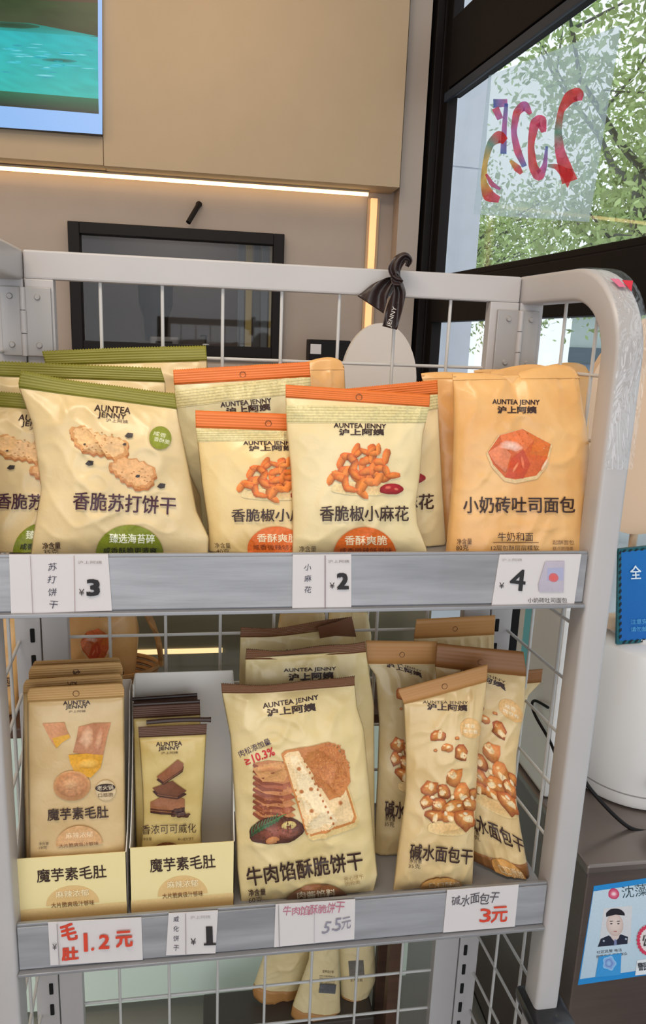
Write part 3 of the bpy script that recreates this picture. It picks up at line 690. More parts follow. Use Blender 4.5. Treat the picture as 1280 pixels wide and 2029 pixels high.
# ================================================================== STEEL CABINET, DRUM, SIGN
M_steel = mat('brushed_steel_brown', (112, 98, 92), rough=.32, metal=.55, var=.06, vscale=30, stretch=(.3, .3, 6))
cab = empty('steel_cabinet', (1.1, .4, FLOOR), 'brownish steel cabinet right of the rack with a notice on its front', 'cabinet')
cy0 = .108
MB().box((.936, cy0, FLOOR+.04), (1.27, .66, .573), .003).build('body', M_steel, cab)
MB().box((.930, cy0-.006, .573), (1.275, .665, .591), .004).build('top', mat('steel_top', (132, 120, 114), rough=.22, metal=.6), cab)
MB().box((.95, cy0+.02, FLOOR), (1.25, .64, FLOOR+.04)).build('plinth', M_black, cab)
dr = empty('water_drum', (1.165, .36, .591), 'white cylindrical machine standing on the steel cabinet at the right edge', 'machine')
DC = (1.165, .36, .591)
M_white = mat('white_gloss_plastic', (236, 233, 230), rough=.28, coat=.3)
MB().lathe([(.10, 0), (.128, .004), (.132, .012), (.132, .30), (.128, .322), (.118, .33), (.06, .334)], DC, 64).build('body', M_white, dr, True)
MB().lathe([(.085, .330), (.085, .340), (.05, .343)], DC, 48).build('lid', M_white, dr, True)
MB().lathe([(.1316, .030), (.1326, .031), (.1326, .033), (.1316, .034)], DC, 64).build('base_seam', mat('seam_grey', (150, 146, 142), rough=.5), dr, True)
kb = MB().lathe([(.012, 0), (.014, .006), (.008, .016)], (0, 0, 0), 18)
for v in kb.bm.verts: v.co = Matrix.Translation((1.165-.035, .36-.136, .66)) @ Matrix.Rotation(math.radians(90), 4, 'X') @ v.co
kb.build('knob', M_black, dr, True)
um = empty('upright_machine', (.985, .40, .591), 'tall white box machine with cyan stripe on the cabinet, seen through the side mesh', 'machine')
MB().box((.940, .30, .593), (1.026, .50, 1.00), .006).build('casing', M_white, um)
_y = on_axis(np.array([1038., 1054.]), np.array([1245., 1245.]), 0, .9395)[:, 1]
MB().box((.9385, _y.min(), .76), (.9405, _y.max(), .995), .0004).build('stripe', mat('cyan_stripe', (120, 206, 222), rough=.4), um)
MB().box((.960, .2985, .86), (1.008, .3005, .93), .0006).build('panel', mat('pale_grey_plastic', (196, 200, 194), rough=.4), um)
def cable(P, r, label, name='power_cable'):
    P = np.array(P); t = np.linspace(0, 1, len(P)); tt = np.linspace(0, 1, 40); X = np.stack([np.interp(tt, t, P[:, k]) for k in range(3)], 1)
    for _ in range(12): X[1:-1] = (X[:-2]+2*X[1:-1]+X[2:])/4
    return props(MB().tube(X, r, 8).build(name, M_black, None, True), label, 'cable')
cable([at(1150, 1530, .235), at(1165, 1560, .22), at(1215, 1615, .20), at(1262, 1655, .185), (1.20, .185, .597), (1.25, .22, .597)], .004, 'black power cable drooping in front of the white machine')
cable([tuple(on_axis(np.array(float(x)), np.array(float(y)), 0, .932)) for x, y in ((1086, 1402), (1070, 1392), (1056, 1384), (1051, 1396), (1060, 1420), (1078, 1448), (1098, 1480), (1112, 1530))]+[(.934, .26, .60), (.96, .25, .597)], .003, 'thin black looped cord seen through the side mesh')
# blue notice
bs = empty('blue_sign', (1.12, .30, .935), 'blue sign with white characters and dark striped edge on the machine', 'sign')
BP = [(1226, 1088), (1420, 1068), (1420, 1262), (1222, 1277)]
s_, o_ = slab('board', BP, .30, .006, mat('teal_edge', (10, 92, 104), rough=.4), bs)
a = Art(); a.quad('face', [(1231, 1094), (1416, 1074), (1416, 1256), (1228, 1270)], (10, 110, 186), (8, 98, 176))
for k in range(14):
    y = 1094+k*12.8; a.poly('edge_stripes', [(1226.5, y), (1231, y-4), (1231, y+2), (1226.2, y+6)], (14, 26, 40))
for k in range(8):
    x = 1232+k*12; a.poly('edge_stripes', [(x, 1275-k), (x+6, 1268-k), (x+10, 1268-k), (x+4, 1275-k)], (14, 26, 40)); a.poly('edge_stripes', [(x, 1094-k*1.2), (x+5, 1089-k*1.2), (x+9, 1089-k*1.2), (x+4, 1094-k*1.2)], (14, 26, 40))
a.text('lettering', '全', 1258, 1133, 22, 27, (225, 240, 250), -2, .015)
a.text('lettering', '注意安全', 1270, 1230, 44, 10, (90, 170, 220), -2, .005); a.text('lettering', '请勿触摸', 1270, 1245, 44, 10, (90, 170, 220), -2, .005)
lay_art(a.bake(s_, 0), s_, bs, wbase(bs), M_flat, off=.0003)
OC, OR, OT = at(1290, 850, .36), at(1430, 850, .36), at(1290, 625, .36)
oval(OC[0], .36, OR[0]-OC[0], OT[2]-OC[2], OC[2], 'large cream oval board behind the rack\'s right post', .9345, mat('cream_board', (222, 190, 160), rough=.5), 0)
# police notice on cabinet front
np_ = empty('notice_poster', (1.02, cy0, .34), 'pale blue notice with an officer portrait on the steel cabinet front', 'poster')
PP = [(1177, 1756), (1400, 1722), (1400, 1915), (1145, 1952)]
s_, o_ = slab('sheet', PP, cy0-.0005, .0012, mat('poster_blue_edge', (40, 140, 210), rough=.4), np_)
a = Art(); X0 = 0
a.quad('background', [(1176, 1766), (1399, 1733), (1399, 1903), (1149, 1940)], (196, 214, 226), (184, 206, 222))
a.text('heading', '沈藻警务', 1283, 1762, 104, 24, (44, 66, 78), -7, .01)
a.blob('emblem', 1216, 1771, 11, 11, (230, 120, 150), (196, 40, 84), light=0, rings=3); a.blob('emblem', 1216, 1771, 6, 5, (250, 220, 225), (220, 100, 130), light=0, rings=2)
a.quad('portrait', [(1196, 1800), (1253, 1794), (1249, 1868), (1186, 1876)], (214, 212, 214), (206, 208, 214))
a.poly('portrait', [(1184, 1876), (1190, 1860), (1206, 1853), (1218, 1862), (1230, 1851), (1244, 1856), (1243, 1870)], (34, 38, 58)); a.poly('portrait', [(1209, 1848), (1229, 1846), (1226, 1858), (1218, 1866), (1211, 1858)], (214, 196, 190))
a.blob('portrait', 1218, 1832, 17, 23, (226, 206, 198), (202, 180, 172), -4, irr=.03, light=.05); a.blob('portrait', 1219, 1812, 19, 12, (30, 28, 34), (36, 32, 38), -4, irr=.1, light=0, t0=165, t1=375)
for x in (1211, 1225): a.blob('portrait', x, 1830, 2.6, 1.3, (60, 50, 50), (60, 50, 50), n=10, rings=1); a.blob('portrait', x, 1825, 4, .9, (60, 48, 46), (60, 48, 46), -4, n=10, rings=1)
a.blob('portrait', 1219, 1845, 4, 1, (180, 110, 104), (180, 110, 104), n=10, rings=1); a.poly('portrait', [(1217, 1861), (1221, 1861), (1222, 1872), (1216, 1873)], (120, 130, 170))
for x, y in ((1196, 1864), (1240, 1860)): a.blob('portrait', x, y, 2.2, 2.2, (190, 195, 205), (150, 160, 180), n=10, rings=1)
a.text('caption', '社区民警 电话', 1207, 1884, 50, 6, (80, 80, 88), -6, .01); a.text('caption', '报警电话 服务群众', 1212, 1892, 62, 6, (80, 80, 88), -6, .01)
a.quad('badge', [(1186, 1895), (1231, 1888), (1229, 1931), (1179, 1936)], (60, 150, 214), (60, 150, 214)); a.blob('badge', 1207, 1908, 13, 14, (120, 130, 200), (150, 200, 236), light=0, lobes=5); a.blob('badge', 1206, 1908, 7, 8, (150, 190, 230), (96, 120, 190), light=0)
a.quad('stamp', [(1262, 1902), (1300, 1897), (1300, 1928), (1258, 1932)], (226, 230, 234)); a.text('stamp', '警民', 1274, 1914, 22, 16, (60, 60, 70), -6, .05)
a.blob('seal_mark', 1285, 1862, 24, 30, (228, 214, 214), (228, 214, 214), light=0)
for k in range(24):
    t0 = k*15; a.blob('seal_mark', 1285+21*math.cos(math.radians(t0)), 1862+27*math.sin(math.radians(t0)), 4, 4, (206, 60, 90), (206, 60, 90), n=8, rings=1, light=0)
a.text('seal_mark', '公安', 1285, 1862, 26, 24, (60, 60, 60), -6, .02)
lay_art(a.bake(s_, 0), s_, np_, wbase(np_), M_flat, off=.0002, dl=.00003)
struct('trim_5', MB().box((1.045, -.03, .105), (1.098, .09, 1.15), .003, WM), M_black)
struct('trim_4', MB().box((0.3, -.09, FLOOR), (3.4, -.022, .104), .003, WM), mat('dark_sill', (30, 26, 26), rough=.5))

# ================================================================== POUCHES
def zfix(P, Y, Z):
    """move the last edge point down or up so that it stands on height Z at depth Y"""
    P = [tuple(p) for p in P]; x, y = P[-1]
    for _ in range(25): y += (on_axis(np.array(float(x)), np.array(float(y)), 1, Y)[2]-Z)*1000
    P[-1] = (x, y); return P
def make_surf(L, R, yt, yb, T, vs, vb=1., wr=.004, seed=1, floor=None, dyr=0., **k):
    if floor is not None:
        L = zfix(L, yb, floor); R = zfix(R, yb+dyr, floor)
    def ptL(x, y, v): return on_axis(x, y, 1, yt+(yb-yt)*v)
    s = Surf(L, R, ptL, T, vs, vb, wr, seed, **k)
    if dyr:
        s.R3 = on_axis(s.R2[:, 0], s.R2[:, 1], 1, yt+(yb-yt)*s.t+dyr)
    return s
def pouch(name, label, group, s, body_m, seal_m, baked, zig=0., back=.4, seal_name='top_seal', bottom_seal=None, hole=True, skip=(), cat='snack bag', nu=70, nv=90, label_seal=None, tamper=None):
    C = s.S0(np.array(.5), np.array(1.)); t = empty(name, (float(C[0]), float(C[1])+.0, float(C[2])), label, cat, group); base = wbase(t)
    vs, vb = s.vs, (bottom_seal or 1.)
    us = np.linspace(0, 1, nu+1); us = .5-.5*np.cos(us*math.pi)*.35-.5*(1-2*us)*.65; us = (us-us[0])/(us[-1]-us[0])
    vv = np.linspace(vs, vb, nv+1); V, F = [], []; n = 2*nu
    for v in vv:
        f = s.S(us, np.full(nu+1, v)); f0 = s.S0(us, np.full(nu+1, v))
        z = ((f-f0)@s.n); bk = f0-s.n*(np.clip(z, 0, None)*back)[:, None]
        V += list(f)+list(bk[-2:0:-1])
    m = nv+1
    for j in range(nv):
        for i in range(n): a, b = j*n+i, j*n+(i+1) % n; F.append((a, b, b+n, a+n))
    F.append(list(range(n))[::-1]); F.append(list(range(n*(m-1), n*m)))
    mesh_np('pouch_body', V, F, body_m, t, base, True)
    def sheet(v0, v1, nm, zz, top=True):
        k = 60; uu = np.linspace(0, 1, 2*k+1); rows = 5; V, F = [], []
        for sd in (1, -1):
            for j in range(rows):
                v = v0+(v1-v0)*j/(rows-1); vvv = np.full(2*k+1, v)
                P = s.S(uu, np.clip(vvv, 0, 1), off=.0007*sd)
                if zz and ((j == 0 and top) or (j == rows-1 and not top)):
                    dn = s.L3[-1]-s.L3[0]; dn /= np.linalg.norm(dn); P = P+dn*(zz*(np.arange(2*k+1) % 2)*(1 if top else -1))[:, None]
                V += list(P)
        q = 2*k+1; o = rows*q
        for j in range(rows-1):
            for i in range(2*k): a = j*q+i; F.append((a, a+q, a+q+1, a+1)); F.append((a+o, a+o+1, a+o+q+1, a+o+q))
        for i in range(2*k): F.append((i, i+1, i+1+o, i+o)); a = (rows-1)*q+i; F.append((a+1, a, a+o, a+o+1))
        for j in range(rows-1): a = j*q; F.append((a+q, a, a+o, a+q+o)); a = j*q+2*k; F.append((a, a+q, a+q+o, a+o))
        ob = mesh_np(nm, V, F, seal_m, t, base, True); me = ob.data; uvl = me.uv_layers.new(name='UVMap')
        vi = np.zeros(len(me.loops), int); me.loops.foreach_get('vertex_index', vi); r = (vi % o)//q; c = (vi % o) % q
        uvl.data.foreach_set('uv', np.stack([c/q, r/(rows-1)*.9], 1).ravel()); return ob
    if vs > 0:
        ob = top = sheet(0, vs+.004, seal_name, zig)
        if label_seal: ob['label'] = label_seal
    if bottom_seal: sheet(vb-.004, 1., 'bottom_seal', zig, False)
    if hole and vs > 0:
        h = MB(); c0 = s.S(np.array(.5), np.array(vs*.62), off=.0011); rr = .0042
        P = [c0+rr*(math.cos(a)*np.array([1, 0, 0])+math.sin(a)*np.array([0, 0, 1])) for a in [2*math.pi*k/22 for k in range(23)]]
        h.tube(P, .0005, 5); h.build('hang_hole_cut', mat('cut_edge', (120, 80, 48), rough=.6), top)
    if baked: lay_art(baked, s, t, base, M_print, skip=skip)
    return t
DK = (58, 36, 32)
FA, FB = ZA-.0175, ZB-.0175
# ---- soda crackers -------------------------------------------------------------
M_soda = bag_mat('soda_paper', (232, 208, 160), (216, 190, 140)); M_green = seal_mat('olive_seal', (128, 124, 30))
A1 = Art()
A1.text('brand_lettering', 'AUNTEA', 223, 811, 72, 13, DK, 5, .03).text('brand_lettering', 'JENNY', 222, 825, 56, 13, DK, 5, .03).text('brand_lettering', '沪上阿姨', 232, 834, 44, 7, DK, 5, .02)
r = random.Random(3)
def cracker(a, pts, c1, c2, seed):
    P = []
    pts = np.array(pts, float); n = len(pts); rr = random.Random(seed)
    for i in range(n):
        p, q = pts[i], pts[(i+1) % n]; L = np.linalg.norm(q-p); k = max(2, int(L/7)); d = (q-p)/L; nn = np.array([d[1], -d[0]])
        for j in range(k):
            f = j/k; P.append(p+(q-p)*f+nn*(2.6 if j % 2 else -1.2)*(1+.4*rr.random()))
    P = np.array(P)
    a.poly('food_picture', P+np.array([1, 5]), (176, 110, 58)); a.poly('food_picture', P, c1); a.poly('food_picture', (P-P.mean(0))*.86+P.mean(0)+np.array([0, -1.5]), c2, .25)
    c = P.mean(0); e = P.max(0)-P.min(0)
    for k in range(14): x, y = c+(np.array([rr.random(), rr.random()])-.5)*e*.62; a.blob('food_picture', x, y, 2.2, 1.4, (168, 112, 62), (196, 146, 92), n=8, rings=1)
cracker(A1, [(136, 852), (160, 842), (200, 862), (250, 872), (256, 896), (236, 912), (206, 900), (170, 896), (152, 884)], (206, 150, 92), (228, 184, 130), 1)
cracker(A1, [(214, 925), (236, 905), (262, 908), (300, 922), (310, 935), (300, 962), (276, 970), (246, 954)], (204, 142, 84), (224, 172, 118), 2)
for x, y, g in ((256, 862, 9), (178, 917, 9), (320, 962, 9), (273, 943, 5), (168, 880, 3), (247, 880, 4)): A1.poly('food_picture', [(x-g, y+g*.3), (x-g*.3, y-g*.5), (x+g*.9, y-g*.35), (x+g*.7, y+g*.5), (x-g*.2, y+g*.7)], (58, 50, 48))
A1.text('product_name', '香脆苏打饼干', 247, 997, 204, 36, (70, 36, 52), 3, .014)
A1.blob('flavour_badge', 318, 868, 22, 23, (142, 150, 52), (136, 142, 44), light=0, irr=.02).text('flavour_badge', '咸香', 317, 861, 26, 9, (235, 232, 200), 14, .01).text('flavour_badge', '香酥脆', 321, 873, 32, 9, (235, 232, 200), 14, .01)
A1.blob('slogan_arch', 257, 1100, 67, 60, (134, 142, 38), (128, 138, 34), light=0, irr=0, n=40).text('slogan_arch', '臻选海苔碎', 262, 1067, 90, 19, (240, 240, 214), 1, .02).text('slogan_arch', '咸香酥脆更清爽', 258, 1091, 106, 13, (40, 44, 20), 0, .02)
A1.text('net_weight', '净含量', 103, 1081, 36, 13, DK, -2, .02).text('net_weight', '35克', 102, 1093, 30, 11, DK, -2, .02)
s1 = make_surf([(42, 732), (36, 764), (64, 840), (82, 968), (66, 1060), (60, 1105)], [(346, 778), (352, 820), (374, 930), (390, 1014), (414, 1066), (412, 1105)], .090, .042, .030, .095, wr=.0046, seed=11, floor=FA, sag=.003, vb=.999)
SODA = A1.bake(s1)
GS = 'soda cracker bags on the upper tray'
pouch('snack_bag', 'olive-topped cracker bag at front, whole front and green arch visible', GS, s1, M_soda, M_green, SODA, .0018, hole=False)
s = make_surf([(-104, 765), (-108, 797), (-84, 870), (-66, 985), (-78, 1070), (-84, 1115)], [(196, 792), (200, 826), (214, 900), (222, 1010), (236, 1075), (238, 1115)], .115, .075, .022, .095, wr=.0045, seed=23, floor=FA)
pouch('snack_bag', 'olive-topped cracker bag cut off by the photo\'s left edge', GS, s, bag_mat('soda_paper', (0, 0, 0)), M_green, SODA, .0018, hole=False)
s = make_surf([(-60, 712), (-62, 742), (-40, 1080)], [(318, 728), (327, 757), (350, 1000), (356, 1080)], .165, .125, .020, .085, wr=.004, seed=31, floor=FA)
pouch('snack_bag', 'olive-topped cracker bag, second from the front, only its seal band showing', GS, s, M_soda, M_green, None, .0018, hole=False)
s = make_surf([(82, 694), (92, 727), (110, 1060)], [(408, 683), (411, 724), (404, 1060)], .225, .185, .018, .085, wr=.004, seed=37, floor=FA, sealwave=.004)
pouch('snack_bag', 'rearmost and tallest olive-topped cracker bag against the back mesh', GS, s, M_soda, M_green, None, .0018, hole=False)
# ---- little fried twists ------------------------------------------------------
M_or = bag_mat('twist_paper', (240, 220, 172), (230, 208, 156)); M_orange = seal_mat('orange_seal', (226, 116, 42))
A2 = Art(); A2.quad('crimped_band', [(566, 803), (851, 805), (846, 838), (567, 838)], (214, 202, 150), (214, 202, 150), 16, 2)
for k in range(6): A2.quad('crimped_band', [(567, 806+k*5.6), (849, 808+k*5.6), (849, 809.6+k*5.6), (567, 807.6+k*5.6)], (186, 174, 124), None, 20, 1)
A2.text('brand_lettering', 'AUNTEA JENNY', 713, 845, 104, 12, DK, 1, .03).text('brand_lettering', '沪上阿姨', 716, 856, 90, 13, DK, 0, .05)
def twist(a, x, y, L, rot, seed, col=(214, 110, 44)):
    rr = random.Random(seed)
    for k in range(3):
        f = (k-1)*.36; ca, sa = math.cos(math.radians(rot)), math.sin(math.radians(rot))
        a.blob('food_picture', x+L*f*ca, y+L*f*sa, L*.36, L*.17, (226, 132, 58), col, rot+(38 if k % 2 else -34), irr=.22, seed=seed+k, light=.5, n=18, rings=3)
a_ = [(690, 905, 46, -35), (705, 940, 52, 25), (672, 942, 46, -20), (728, 912, 52, -60), (744, 940, 50, 20), (712, 962, 44, 70), (752, 915, 44, -40), (700, 925, 44, 80), (735, 955, 46, -25), (765, 935, 40, 30), (722, 895, 34, -10), (742, 898, 30, -50), (684, 958, 40, 50)]
A2.blob('food_picture', 720, 968, 66, 14, (226, 186, 130), (236, 214, 158), light=0)
for i, (x, y, L, ro) in enumerate(a_): twist(A2, x, y, L, ro, i, [(206, 96, 36), (190, 82, 34), (222, 122, 50)][i % 3])
A2.blob('food_picture', 775, 969, 24, 11, (176, 30, 34), (140, 16, 26), -3, irr=.12, light=.3).blob('food_picture', 768, 966, 7, 4, (226, 110, 90), (170, 36, 40), -10).blob('food_picture', 784, 969, 5, 3, (220, 120, 96), (170, 36, 40), 10)
A2.text('product_name', '香脆椒小麻花', 721, 1017, 176, 31, DK, 0, .012)
A2.blob('slogan_arch', 722, 1104, 63, 60, (228, 112, 40), (222, 106, 38), light=0, irr=0, n=40).text('slogan_arch', '香酥爽脆', 724, 1070, 84, 19, (250, 228, 190), 0, .015).text('slogan_arch', '咸香微辣够滋味', 724, 1090, 104, 11, (110, 44, 20), 0, .02)
A2.text('net_weight', '净含量', 609, 1087, 34, 12, DK, 0, .02).text('net_weight', '40克', 608, 1099, 28, 10, DK, 0, .02)
so = make_surf([(566, 762), (566, 788), (568, 850), (576, 930), (580, 1020), (579, 1105)], [(852, 782), (851, 804), (838, 862), (832, 940), (824, 1000), (828, 1040), (846, 1088), (848, 1105)], .066, .040, .024, .072, wr=.0028, seed=41, floor=FA, vb=.999)
TW = A2.bake(so)
GT = 'fried twist bags on the upper tray'
pouch('snack_bag', 'orange-topped bag of fried twists at front, fully visible with red chilli', GT, so, M_or, M_orange, TW)
s = make_surf([(387, 813), (388, 850), (394, 900), (400, 960), (412, 1040), (414, 1105)], [(672, 824), (671, 848), (664, 905), (660, 960), (652, 1030), (668, 1105)], .098, .068, .020, .12, wr=.003, seed=43, floor=FA)
pouch('snack_bag', 'shorter orange-topped twist bag, half hidden by the front one on its right', GT, s, bag_mat('twist_paper_warm', (234, 208, 150), (226, 196, 134)), M_orange, TW, skip=())
s = make_surf([(343, 732), (345, 764), (352, 830), (376, 942), (396, 985), (402, 1105)], [(613, 716), (615, 746), (618, 850), (612, 960), (620, 1105)], .168, .132, .018, .085, wr=.0034, seed=47, floor=FA)
pouch('snack_bag', 'tallest orange-topped twist bag, standing left behind the other twist bags', GT, s, bag_mat('twist_paper_grey', (222, 212, 172), (212, 202, 158)), M_orange, TW, .0012)
s = make_surf([(600, 778), (602, 800), (606, 900), (610, 1105)], [(865, 752), (867, 784), (872, 880), (877, 970), (884, 1074), (882, 1105)], .112, .098, .016, .085, wr=.003, seed=53, floor=FA, sealwave=.003)
pouch('snack_bag', 'orange-topped twist bag directly behind the front one, its right edge showing', GT, s, M_or, M_orange, TW, .0012)
# ---- toast bread ----------------------------------------------------------------
M_toast = bag_mat('toast_paper', (236, 188, 124), (224, 168, 102), .38)
def toast_art():
    A = Art()
    A.text('brand_lettering', 'AUNTEA JENNY', 1022, 798, 94, 13, DK, 1, .03).text('brand_lettering', '沪上阿姨', 1024, 812, 78, 14, DK, 0, .05)
    O = [(966, 896), (990, 862), (1035, 850), (1090, 880), (1080, 920), (1062, 942), (1020, 950), (1000, 946), (976, 920)]
    A.poly('clear_window', [(x+(x-1030)*.06, y+(y-900)*.09+3) for x, y in O], (222, 190, 140)); A.poly('bread_picture', O, (206, 96, 46))
    A.poly('bread_picture', [(990, 862), (1035, 850), (1062, 868), (1030, 900), (1000, 890)], (224, 118, 66), .2); A.poly('bread_picture', [(1035, 850), (1090, 880), (1084, 905), (1048, 900), (1060, 866)], (212, 110, 44), .2)
    A.poly('bread_picture', [(1000, 946), (1012, 908), (1036, 890), (1050, 920), (1036, 948)], (196, 74, 40), .2); A.poly('bread_picture', [(966, 896), (990, 880), (1012, 900), (1000, 936), (980, 918)], (220, 130, 92), .2)
    A.blob('bread_picture', 1012, 884, 24, 10, (238, 196, 178), (224, 140, 110), 5, irr=.3, light=0); A.blob('bread_picture', 1020, 926, 3, 12, (230, 140, 100), (206, 96, 60), 30, light=0); A.blob('bread_picture', 1078, 920, 3, 16, (240, 214, 184), (226, 150, 90), 30, light=0); A.blob('bread_picture', 1034, 916, 3, 14, (226, 120, 80), (200, 84, 50), -10, light=0)
    A.text('product_name', '小奶砖吐司面包', 1027, 1000, 222, 33, DK, 0, .012)
    A.text('slogan', '牛奶和面', 1020, 1063, 70, 18, DK, 0, .01).quad('slogan', [(976, 1074), (1066, 1074), (1066, 1075.4), (976, 1075.4)], (96, 64, 50)).text('slogan', '12层包酥层层糅软', 1019, 1085, 95, 10, DK, 0, .02)
    A.text('net_weight', '净含量', 918, 1072, 31, 12, DK, 0, .02).text('net_weight', '80克', 914, 1084, 26, 12, DK, 0, .02)
    A.text('side_text', '起酥面包', 1114, 1074, 42, 9, (96, 64, 50), 0, .01).text('side_text', '糕点烘焙类', 1113, 1086, 40, 7, (96, 64, 50), 0, .01)
    return A
def toast(label, L, R, yt, yb, seed, floor, art=True, group='toast bread bags', T=.030, m=None):
    s = make_surf(L, R, yt, yb, T, 0., wr=.0036, seed=seed, floor=floor, ramp=.16, power=.4)
    # the folded top flaps: a notch between two lifted corners
    return s
GB = 'toast bread bags on the upper tray'
st = toast('', [(897, 746), (899, 860), (896, 952), (883, 1093), (882, 1105)], [(1147, 742), (1155, 816), (1165, 882), (1161, 1030), (1158, 1105)], .075, .045, 61, FA)
TOAST = toast_art().bake(st)
def toast_pouch(label, s, baked, group, m=M_toast, notch=.5):
    s.notch = .012
    t = pouch('snack_bag', label, group, s, m, m, baked, hole=False)
    # two folded corners standing up along the mouth
    for u0, u1, h, dip in ((0., notch-.06, .006, .8), (notch+.02, 1., .020, .2)):
        k = 14; uu = np.linspace(u0, u1, k); V, F = [], []
        for sd in (0, 1):
            for j in range(4):
                for i in range(k):
                    f = i/(k-1); hh = h*math.sin(math.pi*min(1, f*.9+.1))**.5*(.4+.6*(f if u0 > 0 else 1-f*dip)); p = s.S(np.array(uu[i]), np.array(.02*(1-j/3)))
                    dn = np.array([0, 0, 1.]); V.append(p+dn*hh*j/3+s.n*(.001 if sd == 0 else -.0006)+s.n*(-.003*j/3))
        o = 4*k
        for j in range(3):
            for i in range(k-1): a = j*k+i; F.append((a, a+1, a+k+1, a+k)); F.append((a+o, a+k+o, a+k+1+o, a+1+o))
        for i in range(k-1): a = 3*k+i; F.append((a, a+1, a+1+o, a+o))
        mesh_np('mouth_flap', V, F, m, t, wbase(t), True)
    return t
toast_pouch('cream toast bread bag with orange bread picture, rightmost on the upper tray', st, TOAST, GB)
s = toast('', [(835, 744), (850, 820), (862, 900), (866, 1000), (868, 1105)], [(1098, 740), (1104, 860), (1110, 1105)], .150, .128, 67, FA, T=.02)
toast_pouch('cream toast bread bag peeking out left behind the rightmost toast bag', s, None, GB)
s = toast('', [(940, 738), (944, 860), (948, 1105)], [(1168, 736), (1166, 860), (1166, 1105)], .195, .180, 71, FA, T=.014)
toast_pouch('rearmost toast bread bag, its crumpled mouth showing behind the rightmost', s, None, GB)
s = toast('', [(500, 728), (504, 860), (508, 1105)], [(682, 726), (686, 800), (690, 1105)], .225, .205, 73, FA, T=.014)
toast_pouch('pale toast bread bag tucked behind the orange-topped twist bags', s, None, GB)

# ---- konjac boxes ---------------------------------------------------------------
M_card = mat('white_card', (228, 222, 214), rough=.55, var=.02); M_cardcream = mat('cream_card', (240, 222, 164), rough=.5)
def tray_box(label, TL, TR, back_h, txtc, seed):
    """open-topped display carton: low printed front, tall back, sloping sides"""
    Y0, Y1 = .022, .150
    p0, p1 = at(TL[0], TL[1], Y0), at(TR[0], TR[1], Y0); x0, x1 = p0[0], p1[0]; zf = (p0[2]+p1[2])/2; z0 = FB; zb = z0+back_h
    t = empty('display_carton', ((x0+x1)/2, (Y0+Y1)/2, z0), label, 'carton', 'printed cartons on the lower tray')
    MB().box((x0, Y0, z0), (x1, Y0+.0012, zf)).build('front_panel', M_cardcream, t)
    MB().box((x0+.001, Y1-.0015, z0), (x1-.001, Y1, zb)).build('back_panel', M_card, t)
    MB().box((x0+.001, Y0+.0012, z0), (x1-.001, Y1-.0015, z0+.0012)).build('bottom_panel', M_card, t)
    for x in (x0, x1-.0012):
        P = [(x, Y0, z0), (x, Y1, z0), (x, Y1, zb-.002), (x, Y1-.03, zb-.004)]+[(x, Y1-.03-(Y1-.03-Y0)*k/10, zf+(zb-.004-zf)*(1-k/10)**1.7) for k in range(1, 11)]
        MB().poly(P, (.0012, 0, 0)).build('side_panel', M_card, t)
    s = panel_surf([tuple(proj((x0, Y0, zf))[0]), tuple(proj((x1, Y0, zf))[0]), tuple(proj((x1, Y0, z0))[0]), tuple(proj((x0, Y0, z0))[0])], Y0)
    a = Art(); u = lambda fx, fy: tuple(proj((x0+(x1-x0)*fx, Y0, z0+(zf-z0)*fy))[0]); wpx = u(1, .5)[0]-u(0, .5)[0]; hp = abs(u(.5, 1)[1]-u(.5, 0)[1])
    rot = math.degrees(math.atan2(u(1, .5)[1]-u(0, .5)[1], wpx))
    a.quad('bottom_gradient', [u(0.005, .20), u(.995, .20), u(.995, .005), u(.005, .005)], (236, 206, 146), (214, 172, 110))  # print runs to a deeper tan along the carton's bottom edge
    c = u(txtc, .26); a.blob('slogan_arch', c[0], c[1]+4, wpx*.24, hp*.30, (222, 184, 122), (226, 190, 130), rot, irr=0, light=0, n=36, t0=180, t1=360)
    a.text('product_name', '魔芋素毛肚', *u(txtc, .72), wpx*.63, hp*.21, DK, rot, .012)
    a.text('slogan_arch', '麻辣浓郁', *u(txtc+.0, .41), wpx*.30, hp*.11, (246, 226, 180), rot, .02); a.text('slogan_arch', '大片脆爽吸汁够味', *u(txtc, .24), wpx*.39, hp*.085, (110, 64, 34), rot, .015)
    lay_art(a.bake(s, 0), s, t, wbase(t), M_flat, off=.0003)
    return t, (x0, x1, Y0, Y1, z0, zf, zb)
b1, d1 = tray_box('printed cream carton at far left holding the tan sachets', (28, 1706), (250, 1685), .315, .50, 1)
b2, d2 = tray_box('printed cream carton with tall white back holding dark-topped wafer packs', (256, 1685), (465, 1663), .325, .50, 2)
# ---- konjac sachets ----------------------------------------------------------------
M_kon = bag_mat('konjac_film', (218, 190, 142), (204, 172, 120), .36); M_gold = seal_mat('tan_seal', (196, 152, 92))
A3 = Art(); A3.text('brand_lettering', 'AUNTEA', 152, 1392, 54, 8.5, DK, -2, .03).text('brand_lettering', 'JENNY', 152, 1401, 44, 8.5, DK, -2, .03).text('brand_lettering', '沪上阿姨', 153, 1409, 34, 4.5, DK, -2, .04)
A3.poly('food_picture', [(84, 1433), (128, 1431), (133, 1446), (140, 1461), (124, 1470), (112, 1482), (101, 1466)], (204, 142, 98), .3); A3.poly('food_picture', [(104, 1462), (136, 1454), (140, 1461), (124, 1470), (112, 1482)], (222, 164, 50))
A3.poly('food_picture', [(156, 1440), (186, 1432), (220, 1431), (212, 1460), (205, 1495), (176, 1496), (145, 1490), (152, 1462)], (190, 128, 88), .45); A3.blob('food_picture', 172, 1462, 14, 22, (222, 176, 140), (196, 136, 96), 20, irr=.3, light=.1); A3.blob('food_picture', 196, 1466, 8, 26, (214, 160, 122), (186, 118, 80), 15, irr=.3, light=.1)
